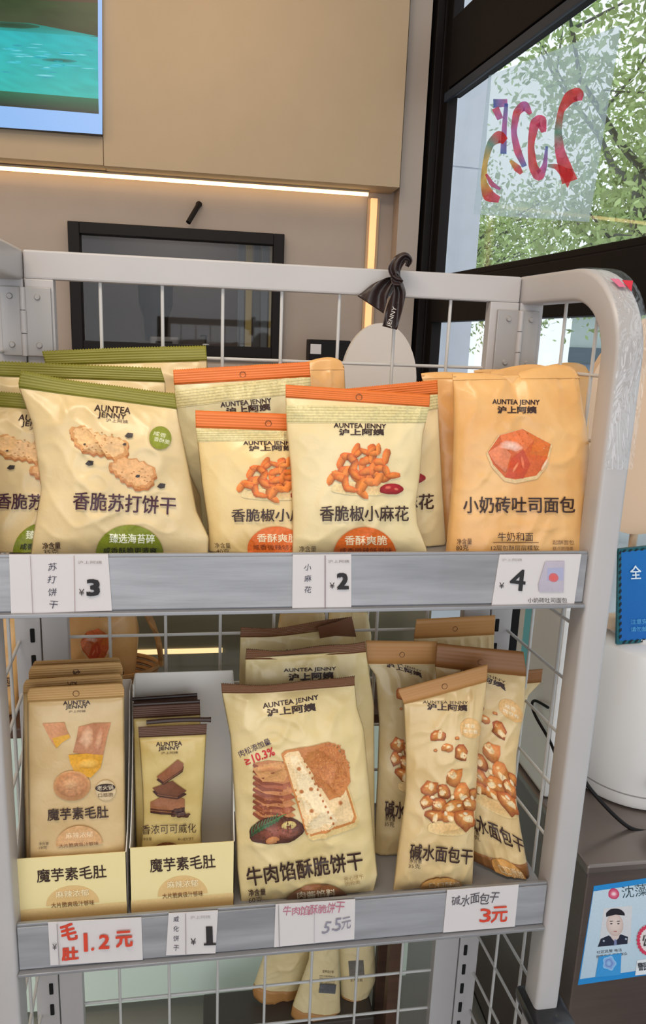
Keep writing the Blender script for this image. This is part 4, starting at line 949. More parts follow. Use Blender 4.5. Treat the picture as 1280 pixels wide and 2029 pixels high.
A3.poly('food_picture', [(136, 1495), (172, 1492), (205, 1495), (200, 1520), (180, 1540), (150, 1532), (140, 1512)], (220, 158, 44), .25); A3.blob('food_picture', 176, 1512, 22, 10, (234, 184, 84), (220, 156, 44), -5)
A3.blob('food_picture', 143, 1556, 37, 30, (176, 112, 66), (200, 146, 96), -4, irr=.02); A3.blob('food_picture', 143, 1554, 31, 24, (206, 150, 104), (190, 128, 82), -4, irr=.03, speck=.4, rings=7); A3.blob('food_picture', 141, 1553, 16, 12, (216, 166, 120), (200, 140, 94), -4, speck=.4, rings=5)
A3.text('product_name', '魔芋素毛肚', 155, 1610, 121, 24, DK, -3, .014)
A3.blob('flavour_badge', 210, 1564, 20, 20, (214, 190, 150), (214, 190, 150), irr=0, light=0).blob('flavour_badge', 209, 1559, 20, 8, (62, 44, 36), (62, 44, 36), -4, irr=0, light=0).text('flavour_badge', '老火锅', 209, 1559, 32, 9, (236, 220, 190), -4, .02).text('flavour_badge', '口感脆', 210, 1573, 30, 8, (96, 66, 44), -4, .01)
A3.blob('slogan_arch', 158, 1672, 46, 38, (216, 170, 122), (210, 162, 110), -4, irr=0, light=0, n=30, t0=180, t1=360).text('slogan_arch', '麻辣浓郁', 158, 1652, 54, 12, (240, 214, 176), -4, .02).text('slogan_arch', '大片脆爽吸汁够味', 157, 1671, 78, 8, (110, 66, 36), -4, .015)
A3.text('net_weight', '净含量', 88, 1669, 20, 6, DK, -3, .02).text('net_weight', '18克', 87, 1677, 16, 6, DK, -3, .02)
GK = 'tan sachets in the left carton'
def sachet(TLx, TLy, TRx, TRy, BLx, BRx, yt, yb, seed, label, art, T=.007):
    L = [(TLx+6, TLy), (TLx, TLy+9), (TLx+1, TLy+120), (BLx, 1690)]; R = [(TRx-6, TRy), (TRx, TRy+9), (TRx+1, TRy+120), (BRx, 1680)]
    s = make_surf(L, R, yt, yb, T, .072, wr=.0016, seed=seed, floor=FB+.002+.045, ramp=.05)
    return s, label, art
sk, _, _ = sachet(54, 1363, 246, 1353, 60, 250, .062, .034, 81, '', True)
KON = A3.bake(sk)
for (a_, b_, c_, d_, yt, yb, sd, lab, art) in ((54, 1363, 246, 1353, .062, .034, 81, 'front tan sachet in the left carton, meat slice picture fully visible', KON), (46, 1347, 243, 1334, .085, .058, 82, 'second tan sachet in the left carton, only its top edge showing', None),
        (57, 1320, 243, 1311, .112, .090, 83, 'third tan sachet in the left carton, showing a golden top edge', None), (63, 1310, 240, 1303, .132, .118, 84, 'rearmost and highest tan sachet in the left carton', None)):
    s, _, _ = sachet(a_, b_, c_, d_, a_+5, c_+4, yt, yb, sd, lab, art)
    t = pouch('snack_sachet', lab, GK, s, M_kon, M_gold, art, hole=True, cat='snack sachet', nu=24, nv=30)
    if art is None and sd == 82:
        a = Art(); a.text('brand_lettering', 'UN', 143, 1353, 18, 7, DK, -3, .03); lay_art(a.bake(s, 0), s, t, wbase(t), M_print, off=.0012)
    if art is None and sd == 83:
        a = Art(); a.text('brand_lettering', '沪', 152, 1332, 14, 6, DK, -3, .03); lay_art(a.bake(s, 0), s, t, wbase(t), M_print, off=.0012)
# ---- wafer packs ---------------------------------------------------------------------
M_waf = bag_mat('wafer_film', (216, 192, 128), (196, 168, 100), .3); M_choc = seal_mat('chocolate_seal', (92, 60, 42))
A4 = Art(); A4.text('brand_lettering', 'AUNTEA', 335, 1473, 52, 9, DK, -2, .03).text('brand_lettering', 'JENNY', 335, 1483, 42, 9, DK, -2, .03).text('brand_lettering', '沪上阿姨', 336, 1491, 34, 5, DK, -2, .04)
def wafer(a, P, side, c=(122, 72, 44)):
    P = np.array(P, float); dn = np.array([0, side]); n = len(P)
    a.poly('food_picture', P+dn, (66, 34, 22)); a.quad('food_picture', [P[-1], P[-2], P[-2]+dn, P[-1]+dn], (96, 54, 34), (62, 32, 20)); a.quad('food_picture', [P[-1]+dn*.4, P[-2]+dn*.4, P[-2]+dn*.55, P[-1]+dn*.55], (150, 98, 64)); a.poly('food_picture', P, c, .3)
wafer(A4, [(298, 1588), (330, 1572), (366, 1582), (366, 1598), (340, 1604), (298, 1600)], 10, (150, 96, 62)); wafer(A4, [(302, 1560), (342, 1546), (370, 1566), (352, 1576), (312, 1570)], 7, (112, 66, 42)); wafer(A4, [(310, 1538), (352, 1504), (364, 1512), (362, 1522), (324, 1548)], 6, (140, 84, 52))
for k in range(16): x, y = 338+random.random()*38, 1600+random.random()*16; A4.blob('food_picture', x, y, 3+3*random.random(), 2+2*random.random(), (96, 54, 36), (60, 32, 22), n=8, rings=1)
A4.text('product_name', '香浓可可威化', 335, 1640, 108, 19, DK, -2, .012).text('net_weight', '净含量', 292, 1660, 18, 6, DK, -2, .02).text('side_text', '夹心威化饼干', 368, 1660, 32, 6, DK, -2, .01)
A4.blob('slogan_arch', 332, 1686, 30, 20, (120, 76, 48), (120, 76, 48), irr=0, light=0)
GW = 'chocolate wafer packs in the right carton'
swf = make_surf([(274, 1440), (275, 1457), (282, 1560), (284, 1630), (276, 1690)], [(410, 1434), (409, 1451), (404, 1560), (398, 1640), (402, 1690)], .062, .045, .011, .07, wr=.0022, seed=91, floor=FB+.055, ramp=.05)
WAF = A4.bake(swf)
for lab, s, art in (('front chocolate wafer pack in the right carton, wafer picture visible', swf, WAF),
        ('middle chocolate wafer pack, brown seal showing above the front one', make_surf([(264, 1399), (264, 1420), (270, 1680)], [(396, 1392), (397, 1416), (400, 1680)], .090, .080, .008, .075, wr=.002, seed=92, floor=FB+.04, ramp=.05), None),
        ('rearmost chocolate wafer pack, thin dark seal under the carton back edge', make_surf([(262, 1388), (262, 1402), (268, 1680)], [(391, 1379), (392, 1394), (396, 1680)], .114, .106, .006, .07, wr=.0015, seed=93, floor=FB+.03, ramp=.05), None)):
    t = pouch('wafer_pack', lab, GW, s, M_waf, M_choc, art, .0008, hole=False, cat='snack pack', nu=26, nv=34)
    # rolled dark lip above the seal
    if art is not None:
        P = [s.S(np.array(u), np.array(0.0))+np.array([.006, 0, .006+.002*math.sin(u*3)]) for u in np.linspace(.06, 1.0, 16)]
        MB().tube(P, [.0035]*15+[.004], 8).build('rolled_edge', mat('dark_chocolate_film', (52, 32, 24), rough=.4), t, True)
    else:
        P = [s.S(np.array(u), np.array(0.0))+np.array([0, 0, .002]) for u in np.linspace(.0, 1.0, 16)]
        MB().tube(P, .0028, 8).build('rolled_edge', mat('dark_chocolate_film', (52, 32, 24), rough=.4), t, True)
# ---- beef biscuits -----------------------------------------------------------------
M_beef = bag_mat('beef_paper', (234, 212, 160), (220, 196, 138), .36); M_brown = seal_mat('brown_seal', (122, 78, 46))
A5 = Art(); A5.text('brand_lettering', 'AUNTEA JENNY', 576, 1391, 112, 13, DK, -9, .03).text('brand_lettering', '沪上阿姨', 577, 1406, 98, 16, DK, -7, .05)
A5.text('meat_claim', '肉松添加量', 504, 1481, 68, 14, (66, 46, 84), -24, .015).text('meat_claim', '≥10.3%', 514, 1498, 62, 17, (206, 50, 56), -20, .03)
for k in range(9):
    y = 1618-k*12; A5.poly('food_picture', [(502, y-10), (530, y-16), (572, y-14), (586, y-2), (560, y+6), (522, y+4)], [(196, 130, 84), (168, 96, 66)][k % 2], .25); A5.poly('food_picture', [(502, y-10), (522, y+4), (560, y+6), (560, y+10), (520, y+9), (500, y-5)], (140, 74, 50))
A5.poly('food_picture', [(500, 1522), (520, 1514), (556, 1508), (578, 1522), (562, 1548), (520, 1548)], (214, 156, 100), .2); A5.blob('food_picture', 535, 1524, 26, 8, (196, 130, 80), (214, 156, 100), -5, irr=.3)
A5.blob('food_picture', 548, 1645, 56, 28, (120, 70, 50), (74, 42, 34), -8, irr=.1, light=.1, speck=.3); A5.blob('food_picture', 552, 1650, 40, 15, (158, 92, 76), (110, 60, 46), -8, irr=.2, speck=.4)
A5.blob('food_picture', 572, 1634, 15, 8, (226, 206, 140), (206, 176, 106), -8).blob('food_picture', 540, 1664, 14, 7, (214, 150, 96), (190, 120, 76), -14)
for k in range(9): x = 500+k*6; A5.stroke('food_picture', [(x, 1654-k*3.4), (x+9, 1642-k*3.4), (x+19, 1636-k*3)], [3.4, 1.4], [(60, 100, 60), (110, 146, 90)]); A5.stroke('food_picture', [(x, 1654-k*3.4), (x-2, 1644-k*3.2), (x+2, 1634-k*3)], [3, 1.4], [(50, 86, 54), (96, 132, 84)])
A5.stroke('food_picture', [(496, 1656), (520, 1636), (552, 1624)], [3, 2], [(50, 70, 44), (70, 96, 56)])
CK = [(557, 1493), (565, 1486), (652, 1469), (661, 1476), (706, 1618), (702, 1628), (616, 1656), (606, 1652)]
A5.poly('food_picture', [(x+5, y+8) for x, y in CK], (226, 196, 134)); A5.poly('food_picture', CK, (206, 134, 72)); A5.poly('food_picture', [((x-630)*.93+630, (y-1562)*.95+1562) for x, y in CK], (240, 208, 158), .08)
A5.poly('food_picture', [(574, 1498), (588, 1496), (668, 1626), (622, 1642), (614, 1638)], (248, 224, 182), .06)
for k in range(13): f = k/12; A5.blob('food_picture', 598+f*62, 1496+f*134, 2.4, 3, (176, 104, 56), (200, 130, 76), n=8, rings=1)
for x, y in ((592, 1522), (597, 1567), (616, 1562), (617, 1605), (674, 1589), (640, 1500)): A5.blob('food_picture', x, y, 4.6, 4.2, (178, 96, 50), (216, 160, 102), irr=.05, n=14, rings=2, light=0)
A5.poly('food_picture', [(588, 1481), (652, 1469), (664, 1480), (690, 1508), (694, 1548), (680, 1572), (652, 1584), (634, 1556), (612, 1520)], (196, 126, 70), .3)
rr = random.Random(8); A5.lay += 1; A5.hold = True
for k in range(420):
    a_ = rr.random()*6.28; q_ = rr.random()**.6; x = 646+36*q_*math.cos(a_)+8; y = 1520+48*q_*math.sin(a_)
    if x < 585+(y-1480)*.47: continue
    A5.blob('food_picture', x, y, 3+4*rr.random(), 1.4+1.2*rr.random(), rr.choice([(206, 132, 72), (226, 160, 98), (180, 104, 54), (196, 122, 70)]), (190, 116, 62), rr.random()*180, n=7, rings=1, light=.2)
A5.hold = False
A5.text('product_name', '牛肉馅酥脆饼干', 603, 1719, 232, 38, DK, -8.5, .014)
A5.text('net_weight', '净含量', 509, 1766, 34, 13, DK, -4, .02).text('net_weight', '60克', 506, 1780, 28, 12, DK, -4, .02).text('side_text', '夹心饼干', 700, 1737, 40, 9, (160, 130, 84), -8, .01).text('side_text', '肉松类', 698, 1747, 30, 7, (160, 130, 84), -8, .01)
A5.blob('slogan_arch', 628, 1797, 68, 48, (150, 96, 58), (142, 90, 54), -6, light=0, irr=0, n=40).text('slogan_arch', '肉酱馅料', 626, 1768, 76, 16, (240, 222, 186), -4, .02)
GF = 'beef biscuit bags on the lower tray'
sb = make_surf([(438, 1353), (440, 1376), (456, 1460), (465, 1590), (470, 1720), (478, 1789)], [(703, 1338), (702, 1348), (708, 1402), (721, 1444), (732, 1558), (740, 1655), (748, 1733), (740, 1768)], .075, .030, .032, .042, wr=.0050, seed=101, floor=None, sag=.006, vb=.999)
BEEF = A5.bake(sb)
pouch('snack_bag', 'brown-topped biscuit bag at front with big cracker picture and 10.3% print', GF, sb, M_beef, M_brown, BEEF, .0015, hole=False)
s = make_surf([(488, 1283), (486, 1306), (484, 1400), (490, 1600), (492, 1780)], [(722, 1268), (724, 1288), (730, 1324), (741, 1395), (742, 1600), (744, 1780)], .128, .098, .022, .048, wr=.005, seed=103, floor=FB, sealwave=.006, sag=.009)
A6 = Art(); A6.text('brand_lettering', 'AUNTEA JENNY', 614, 1327, 104, 9, DK, -2, .03).text('brand_lettering', '沪上阿姨', 616, 1339, 90, 14, DK, -3, .05)
pouch('snack_bag', 'middle brown-topped biscuit bag peeking over the front one', GF, s, M_beef, M_brown, A6.bake(s), .0015, hole=False)
s = make_surf([(477, 1241), (476, 1263), (474, 1340), (478, 1560), (480, 1760)], [(697, 1224), (704, 1262), (706, 1330), (712, 1500), (716, 1740)], .225, .205, .014, .05, wr=.004, seed=107, floor=FB, sealwave=.008, sag=.004)
A6 = Art(); A6.text('brand_lettering', 'AUNTEA JENNY', 612, 1291, 96, 8, DK, 1, .03)
pouch('snack_bag', 'rearmost brown-topped biscuit bag with its right seal corner folded up', GF, s, M_beef, M_brown, A6.bake(s), .0015, hole=False)
fq = [at(x, y, .212) for x, y in ((630, 1243), (668, 1232), (697, 1222), (706, 1262), (664, 1260), (634, 1265))]
tb = bpy.data.objects[[o.name for o in bpy.data.objects if o.get('label', '').startswith('rearmost brown-topped')][0]]
props(MB().poly(fq, (0, .0012, 0)).build('folded_corner', mat('dark_brown_seal', (104, 62, 36), rough=.45), tb), 'folded-up darker seal corner')
# ---- pretzel bread sticks ----------------------------------------------------------
M_pre = bag_mat('pretzel_paper', (228, 202, 152), (214, 184, 130), .36); M_tan = seal_mat('caramel_seal', (190, 136, 78)); M_tan2 = seal_mat('dark_caramel_seal', (146, 96, 50))
A7 = Art(); A7.text('brand_lettering', 'AUNTEA JENNY', 882, 1392, 90, 8, DK, 1, .03).text('brand_lettering', '沪上阿姨', 886, 1401, 80, 13, DK, 2, .05)
A7.blob('flavour_badge', 932, 1443, 21, 20, (232, 190, 130), (228, 180, 116), light=0).text('flavour_badge', '咸香', 931, 1438, 20, 8, (250, 236, 206), 3, .01).text('flavour_badge', '面包香', 932, 1449, 28, 7, (250, 236, 206), 3, .01)
def nug(x, y, rx, ry, ro, sd, c=(186, 104, 48)):
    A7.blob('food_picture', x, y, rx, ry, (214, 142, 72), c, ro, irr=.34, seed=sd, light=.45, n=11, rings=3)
    if rx > 9:
        q = random.Random(sd); a0 = q.random()*360
        A7.blob('food_picture', x+rx*.35*math.cos(math.radians(a0)), y+ry*.35*math.sin(math.radians(a0)), rx*.50, ry*.42, (246, 226, 186), (232, 188, 126), ro+a0, irr=.35, seed=sd+3, light=.1, n=9, rings=2)
        A7.blob('food_picture', x-rx*.35, y-ry*.4, rx*.28, ry*.18, (250, 224, 170), (226, 156, 86), ro, irr=.2, seed=sd, light=0, n=9, rings=1)
A7.blob('food_picture', 890, 1640, 44, 16, (222, 180, 120), (230, 200, 142), light=0)
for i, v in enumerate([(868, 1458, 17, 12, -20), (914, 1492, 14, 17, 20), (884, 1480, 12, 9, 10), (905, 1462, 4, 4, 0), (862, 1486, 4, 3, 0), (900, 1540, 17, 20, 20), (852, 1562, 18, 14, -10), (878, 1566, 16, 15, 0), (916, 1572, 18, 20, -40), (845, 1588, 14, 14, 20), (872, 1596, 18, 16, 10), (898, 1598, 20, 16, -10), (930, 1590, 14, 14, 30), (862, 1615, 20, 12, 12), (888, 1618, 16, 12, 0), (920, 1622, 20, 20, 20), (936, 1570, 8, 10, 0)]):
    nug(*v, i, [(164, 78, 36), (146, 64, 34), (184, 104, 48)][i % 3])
for k in range(7): A7.blob('food_picture', 856+k*13, 1578+(k % 3)*16, 5, 3.4, (240, 226, 200), (226, 190, 140), k*40, n=9, rings=1)
A7.text('product_name', '碱水面包干', 873, 1690, 125, 32, DK, 5, .014)
A7.text('net_weight', '净含量', 822, 1704, 26, 9, DK, 3, .02).text('net_weight', '35克', 820, 1714, 24, 9, DK, 3, .02)
A7.blob('slogan_arch', 874, 1758, 42, 22, (222, 168, 96), (216, 156, 84), 0, irr=0, light=0, n=36).text('slogan_arch', '口口酥脆', 880, 1750, 62, 11, (246, 230, 196), -1, .02)
GP = 'pretzel bread bags on the lower tray'
sp = make_surf([(789, 1366), (790, 1372), (800, 1392), (804, 1495), (803, 1577), (787, 1692), (779, 1764)], [(966, 1316), (963, 1370), (953, 1430), (946, 1495), (940, 1626), (938, 1700), (936, 1752)], .070, .027, .026, .075, wr=.0045, seed=111, vb=.999)
PRE = A7.bake(sp)
pouch('snack_bag', 'front slim caramel-topped bread bag with full nugget picture', GP, sp, M_pre, M_tan, PRE)
s = make_surf([(866, 1274), (862, 1323), (880, 1500), (905, 1640), (930, 1698)], [(1038, 1292), (1043, 1334), (1038, 1400), (1023, 1495), (1021, 1571), (1031, 1643), (1048, 1733)], .130, .082, .022, .105, wr=.004, seed=113, dyr=-.042, sealwave=.002)
pouch('snack_bag', 'right-hand caramel-topped bread bag leaning behind the front slim one', GP, s, M_pre, M_tan2, PRE, bottom_seal=.94)
s = make_surf([(725, 1269), (728, 1316), (744, 1338), (751, 1430), (748, 1528), (742, 1660), (738, 1760)], [(867, 1271), (864, 1310), (866, 1400), (870, 1600), (872, 1760)], .148, .118, .018, .105, wr=.0035, seed=117, floor=FB)
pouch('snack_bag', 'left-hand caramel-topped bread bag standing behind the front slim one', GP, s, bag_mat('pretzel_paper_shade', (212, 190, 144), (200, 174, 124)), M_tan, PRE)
s = make_surf([(825, 1227), (820, 1264), (826, 1400), (830, 1760)], [(981, 1219), (979, 1261), (975, 1400), (972, 1760)], .215, .205, .016, .095, wr=.003, seed=119, floor=FB)
pouch('snack_bag', 'rearmost and highest caramel-topped bread bag on the lower tray', GP, s, M_pre, M_tan, None)
s = make_surf([(960, 1336), (962, 1358), (980, 1500), (990, 1740)], [(1075, 1325), (1072, 1352), (1046, 1378), (1020, 1500), (1018, 1740)], .175, .165, .010, .08, wr=.003, seed=123, floor=FB)
pouch('snack_bag', 'caramel-topped bread bag whose seal corner sticks out towards the side mesh', GP, s, M_pre, M_tan2, None)

# ---- bags and basket behind the rack ------------------------------------------------
M_wick = mat('wicker', (176, 128, 74), rough=.6, var=.3, vscale=60)
GR = 'bread bags behind the rack'
def back_bag(lab, L, R, yt, yb, seed, baked, floor=.778, m=M_toast, T=.02):
    s = make_surf(L, R, yt, yb, T, 0., wr=.004, seed=seed, floor=floor, ramp=.16, power=.4)
    return pouch('snack_bag', lab, GR, s, m, m, baked, hole=False, nu=26, nv=30)
bk = empty('wicker_basket', tuple(at(200, 1345, .41)*[1, 1, 0]+np.array([0, 0, .776])), 'wicker basket holding toast bags behind the left side of the rack', 'basket')
bx, by = wbase(bk)[0], .405; bx -= .015
def hoop(r, z, rr, ph=0): return [(bx+r*1.45*math.cos(a), by+r*.72*math.sin(a), z) for a in [2*math.pi*k/40 for k in range(41)]]
b = MB()
for k in range(9): b.tube(hoop(.062+.0028*k, .780+.010*k, 0), .0045, 6)
b.tube(hoop(.065, .779, 0), .004, 6); b.build('weave', M_wick, bk, True)
MB().lathe([(.02, 0), (.062, .002)], (bx, by, .7765), 32).build('bottom', M_wick, bk)
P = [(bx+.128*math.sin(a), by, .86+.175*(math.cos(a))) for a in np.linspace(-1.57, 1.57, 40)]
b = MB(); b.tube([(x, y+.004*math.sin(i*.9), z+.003*math.cos(i*.9)) for i, (x, y, z) in enumerate(P)], .005, 6); b.tube([(x, y-.004*math.sin(i*.9), z-.003*math.cos(i*.9)) for i, (x, y, z) in enumerate(P)], .005, 6); b.build('handle', M_wick, bk, True)
back_bag('toast bread bag in the wicker basket seen through the back mesh', [(136, 1170), (132, 1260), (140, 1345)], [(262, 1168), (276, 1250), (262, 1345)], .415, .395, 131, TOAST, .783)
back_bag('toast bread bag seen left of the rack through the side mesh', [(-60, 1180), (-62, 1270), (-58, 1345)], [(32, 1178), (44, 1260), (38, 1345)], .41, .40, 133, TOAST, .777)
back_bag('crumpled pale bread bag behind the biscuit bags, seen under the upper tray', [(556, 1206), (548, 1260), (560, 1330)], [(640, 1202), (652, 1260), (648, 1330)], .40, .39, 137, None, .777, M_pre)
back_bag('second crumpled pale bread bag behind the bread bags, right of the other', [(652, 1204), (650, 1260), (655, 1330)], [(728, 1210), (736, 1260), (730, 1330)], .42, .41, 139, None, .777, M_or)
# low plinth with three bags at the very bottom
pl = MB().box((.26, .38, FLOOR), (.64, .485, .004), .004); props(pl.build('dark_plinth', mat('plinth_brown', (70, 62, 58), rough=.45, var=.1)), 'low dark plinth on the floor behind the rack under three bags', 'plinth')
GL = 'pouches on the low plinth'
s = make_surf([(560, 1740), (520, 1900), (500, 1958), (502, 1972)], [(640, 1740), (618, 1880), (596, 1962), (600, 1976)], .475, .462, .022, .05, wr=.004, seed=141)
pouch('snack_bag', 'tilted pouch with orange foot, left of three on the low plinth', GL, s, M_or, M_tan, None, bottom_seal=.9)
s = make_surf([(622, 1760), (612, 1900), (580, 1990), (576, 2010)], [(668, 1760), (672, 1900), (674, 1990), (676, 2022)], .415, .405, .018, .05, wr=.003, seed=143)
t = pouch('snack_bag', 'middle pouch with dark print block and orange foot on the low plinth', GL, s, M_or, M_tan, None, bottom_seal=.93)
a = Art(); a.text('back_print', '营养成分表', 650, 1925, 22, 6, (120, 104, 84), 4, .0)
for k in range(7): a.text('back_print', '配料小麦粉食用油', 648, 1934+k*4.4, 30, 3, (110, 98, 84), 4, .0)
a.quad('back_print', [(634, 1948), (666, 1950), (664, 1968), (631, 1966)], (96, 96, 100), (110, 110, 112)); lay_art(a.bake(s, 6), s, t, wbase(t), M_print)
s = make_surf([(664, 1740), (670, 1860), (676, 1980), (680, 1994)], [(736, 1740), (742, 1860), (744, 1940), (720, 1992)], .455, .445, .02, .05, wr=.003, seed=147)
t = pouch('snack_bag', 'upright pouch with dark print block, right of three on the low plinth', GL, s, M_or, M_tan, None, bottom_seal=.9)
a = Art(); a.quad('back_print', [(690, 1904), (720, 1902), (722, 1932), (692, 1934)], (110, 106, 100), (124, 118, 108)); a.text('back_print', '生产日期', 706, 1942, 24, 6, (120, 104, 84), 0, .0); lay_art(a.bake(s, 6), s, t, wbase(t), M_print)

# ================================================================== PRICE TAGS
def tag(label, P4, arts, Y=-.0058, cards=None, group='price tags'):
    s = panel_surf(P4, Y); c = s.S(np.array(.5), np.array(1.)); t = empty('price_tag', tuple(c), label, 'price tag', group)
    for q in (cards or [P4]):
        qs = panel_surf(q, Y-.0004*(cards.index(q) if cards else 0)); pp = [qs.S(np.array(u), np.array(v)) for u, v in ((0, 0), (1, 0), (1, 1), (0, 1))]
        MB().poly(pp, (0, .0009, 0)).build('card', M_paper, t)
    a = Art(); arts(a); s2 = panel_surf(P4, Y-.0004*len(cards or [1])); lay_art(a.bake(s2, 0), s2, t, wbase(t), M_flat, off=.0003)
    return t
INK = (62, 58, 78)
def f(a):
    for k, ch in enumerate('苏打饼干'): a.text('handwriting', ch, 104+[0, -1, 0, 2][k], 1123+k*25, 17, 15, INK, [-6, 4, -3, 5][k], -.004, .15)
    a.text('brand_lettering', '沪上阿姨', 178, 1114, 48, 6, (150, 140, 140), 0, 0).text('price', '¥', 162, 1173, 11, 13, (60, 50, 50), 0, .01).text('price', '3', 185, 1164, 27, 33, (34, 30, 32), 0, .05)
    a.quad('fold_line', [(146.5, 1100), (147.5, 1100), (149.5, 1214), (148.5, 1214)], (150, 120, 120)); a.quad('fold_line', [(60, 1100), (61, 1100), (66, 1215), (65, 1215)], (150, 130, 134))
tag('printed tag reading ¥3 with vertical handwriting, upper left lip', [(18, 1099), (214, 1098), (222, 1210), (22, 1216)], f)
def f(a):
    for k, ch in enumerate('小麻花'): a.text('handwriting', ch, 610, 1124+k*22, 14, 13, INK, [4, -6, 4][k], -.004, .1)
    a.text('brand_lettering', '沪上阿姨', 671, 1112, 42, 6, (150, 140, 140), 0, 0).text('price', '¥', 658, 1160, 10, 12, (60, 50, 50), 0, .01).text('price', '2', 679, 1151, 24, 32, (40, 36, 38), 0, .05)
    a.quad('fold_line', [(643, 1100), (645, 1100), (645, 1204), (643, 1204)], (150, 130, 134))
tag('narrow printed tag reading ¥2 at the middle of the upper lip', [(580, 1099), (696, 1098), (696, 1203), (579, 1205)], f)
def f(a):
    a.text('price', '¥', 994, 1160, 10, 12, (60, 56, 56), 4, .01).text('price', '4', 1026, 1149, 31, 42, (40, 38, 40), 6, .022).text('brand_lettering', '沪上阿姨', 1014, 1109, 40, 5, (170, 164, 160), 0, 0)
    a.poly('bag_picture', [(1080, 1112), (1118, 1111), (1116, 1172), (1068, 1172), (1066, 1158)], (184, 176, 190), .1); a.poly('bag_picture', [(1084, 1125), (1116, 1124), (1115, 1150), (1083, 1150)], (170, 170, 200)); a.blob('bag_picture', 1096, 1144, 10, 9, (220, 96, 92), (196, 110, 120), light=0)
    a.text('product_name', '小奶砖吐司面包', 1084, 1189, 78, 10, (60, 52, 50), 0, .015)
tag('printed tag reading ¥4 with small bag picture, right end of upper lip', [(990, 1099), (1152, 1098), (1137, 1201), (974, 1200)], f)
RED = (214, 70, 48)
def f(a):
    a.text('handwriting', '毛', 136, 1846, 32, 34, RED, -6, .03, -.1).text('handwriting', '肚', 139, 1889, 34, 26, RED, -5, .045, .05).text('handwriting', '1', 170, 1866, 8, 36, RED, -2, .012, 0).text('handwriting', '.', 184, 1879, 7, 6, RED, -20, .0)
    a.text('handwriting', '2', 207, 1864, 22, 28, RED, -2, .03, .1).text('handwriting', '元', 246, 1858, 34, 32, RED, -4, .03).text('price', '¥', 109, 1873, 9, 12, (60, 56, 60), 0, .01)
    a.quad('fold_line', [(113, 1828), (114.5, 1828), (119, 1911), (117.5, 1911)], (150, 140, 144))
tag('white tag with bold red handwritten price, left end of lower lip', [(95, 1828), (280, 1818), (283, 1902), (100, 1913)], f)
def f(a):
    for k, ch in enumerate('威化饼干'): a.text('handwriting', ch, 349, 1821+k*19, 11, 11, INK, [-4, 6, -3, 4][k], -.002, .1)
    a.text('brand_lettering', '沪上阿姨', 397, 1817, 40, 6, (180, 172, 172), -2, 0).text('price', '¥', 383, 1865, 11, 13, (60, 54, 56), -2, .01).text('price', '1', 415, 1853, 13, 36, (44, 40, 42), -2, .02).quad('price', [(404, 1868), (428, 1867), (428, 1871), (404, 1872)], (44, 40, 42))
    a.quad('fold_line', [(367, 1809), (368.3, 1809), (369, 1892), (367.7, 1892)], (150, 140, 144))
tag('printed tag reading ¥1 beneath the right-hand carton', [(334, 1810), (432, 1804), (427, 1889), (329, 1893)], f)
def f(a):
    a.hand('handwriting', '牛肉馅酥脆饼干', 621, 1801, 122, 19, (190, 110, 130), -4, .2, 3); a.hand('handwriting', '5.5元', 668, 1833, 56, 22, (140, 136, 152), -8, .3, 5)
    a.quad('fold_line', [(551, 1792), (552.2, 1792), (554, 1875), (552.8, 1875)], (150, 140, 144)); a.quad('fold_line', [(622, 1806), (623, 1806), (623, 1868), (622, 1868)], (190, 182, 186))
tag('white tag with faint pink and grey handwriting under the front biscuit bag', [(546, 1792), (704, 1782), (702, 1861), (543, 1877)], f)
def f(a):
    a.hand('handwriting', '碱水面包干', 941, 1781, 94, 20, (74, 70, 80), -6, .3, 4); a.hand('handwriting', '3元', 978, 1814, 56, 28, RED, -5, .15, 9, .016)
tag('white tag with grey writing and red price, right end of lower lip', [(886, 1764), (1028, 1753), (1020, 1836), (878, 1848)], f)

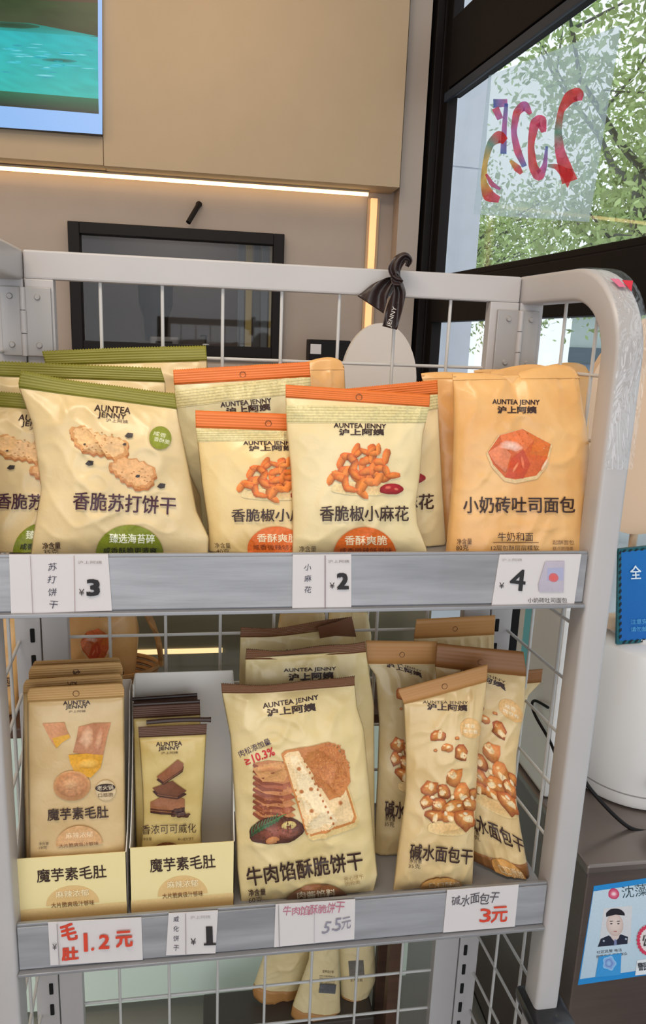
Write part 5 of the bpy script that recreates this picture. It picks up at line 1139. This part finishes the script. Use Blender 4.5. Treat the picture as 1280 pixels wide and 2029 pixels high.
# ================================================================== WINDOW LETTERING AND FILM
fl = empty('window_film', tuple(wpt(.9, 1.85, .036)), 'hazy translucent film with colourful painted 2025 stuck on the upper pane', 'window sticker')
fp = (wpt(0, 0, .035), WN)
s_, o_ = slab('film_sheet', [(968, 150), (1231, 49), (1167, 440), (938, 425)], None, .0008, film('hazy_film', .30, (206, 218, 222), .03, .3), fl, plane=fp)
a = Art(); PK, RD, BL, PU, YE, TE = (226, 60, 130), (220, 40, 60), (60, 110, 220), (190, 90, 200), (230, 200, 90), (90, 160, 150)
a.stroke('painted_digits', [(978, 205), (1006, 204)], [14, 12], [BL, PU]); a.stroke('painted_digits', [(982, 214), (992, 236)], [12, 10], [PK, PU]); a.stroke('painted_digits', [(1004, 205), (1000, 250), (998, 305)], [6, 8, 10], [BL, PU, BL])
a.stroke('painted_digits', [(1002, 280), (990, 270), (972, 284), (962, 320), (958, 360), (968, 388), (990, 396)], [12, 20, 12, 8, 10, 20, 10], [RD, RD, TE, YE, YE, RD, PK]); a.stroke('painted_digits', [(964, 345), (975, 365), (992, 375)], [4, 8, 4], [RD, PU])
a.stroke('painted_digits', [(1052, 226), (1040, 208), (1024, 222), (1018, 262), (1026, 300), (1040, 330)], [6, 16, 12, 9, 12, 8], [PK, PU, RD, PU, PK, BL]); a.stroke('painted_digits', [(1012, 318), (1026, 334), (1034, 344)], [5, 12, 6], [YE, RD, RD])
a.stroke('painted_digits', [(1078, 262), (1072, 238), (1060, 244), (1052, 286), (1056, 330), (1068, 350), (1080, 330), (1084, 290)], [8, 20, 16, 10, 14, 18, 8, 4], [PK, PK, PK, RD, RD, PK, PU, BL])
a.stroke('painted_digits', [(1148, 200), (1146, 186), (1130, 192), (1112, 218), (1106, 262), (1110, 300), (1122, 336), (1130, 360)], [10, 22, 20, 10, 12, 16, 22, 26], [PK, RD, RD, RD, TE, PK, RD, RD])
a.stroke('painted_digits', [(1086, 328), (1104, 330), (1122, 344), (1136, 342)], [5, 9, 18, 12], [TE, RD, RD, RD]); a.poly('painted_digits', [(1112, 345), (1138, 342), (1126, 373)], RD)
lay_art(a.bake(s_, 0), s_, fl, wbase(fl), print_mat('window_paint', rough=.5, noise=.1, alpha=.9), off=.0006, dl=.00005)
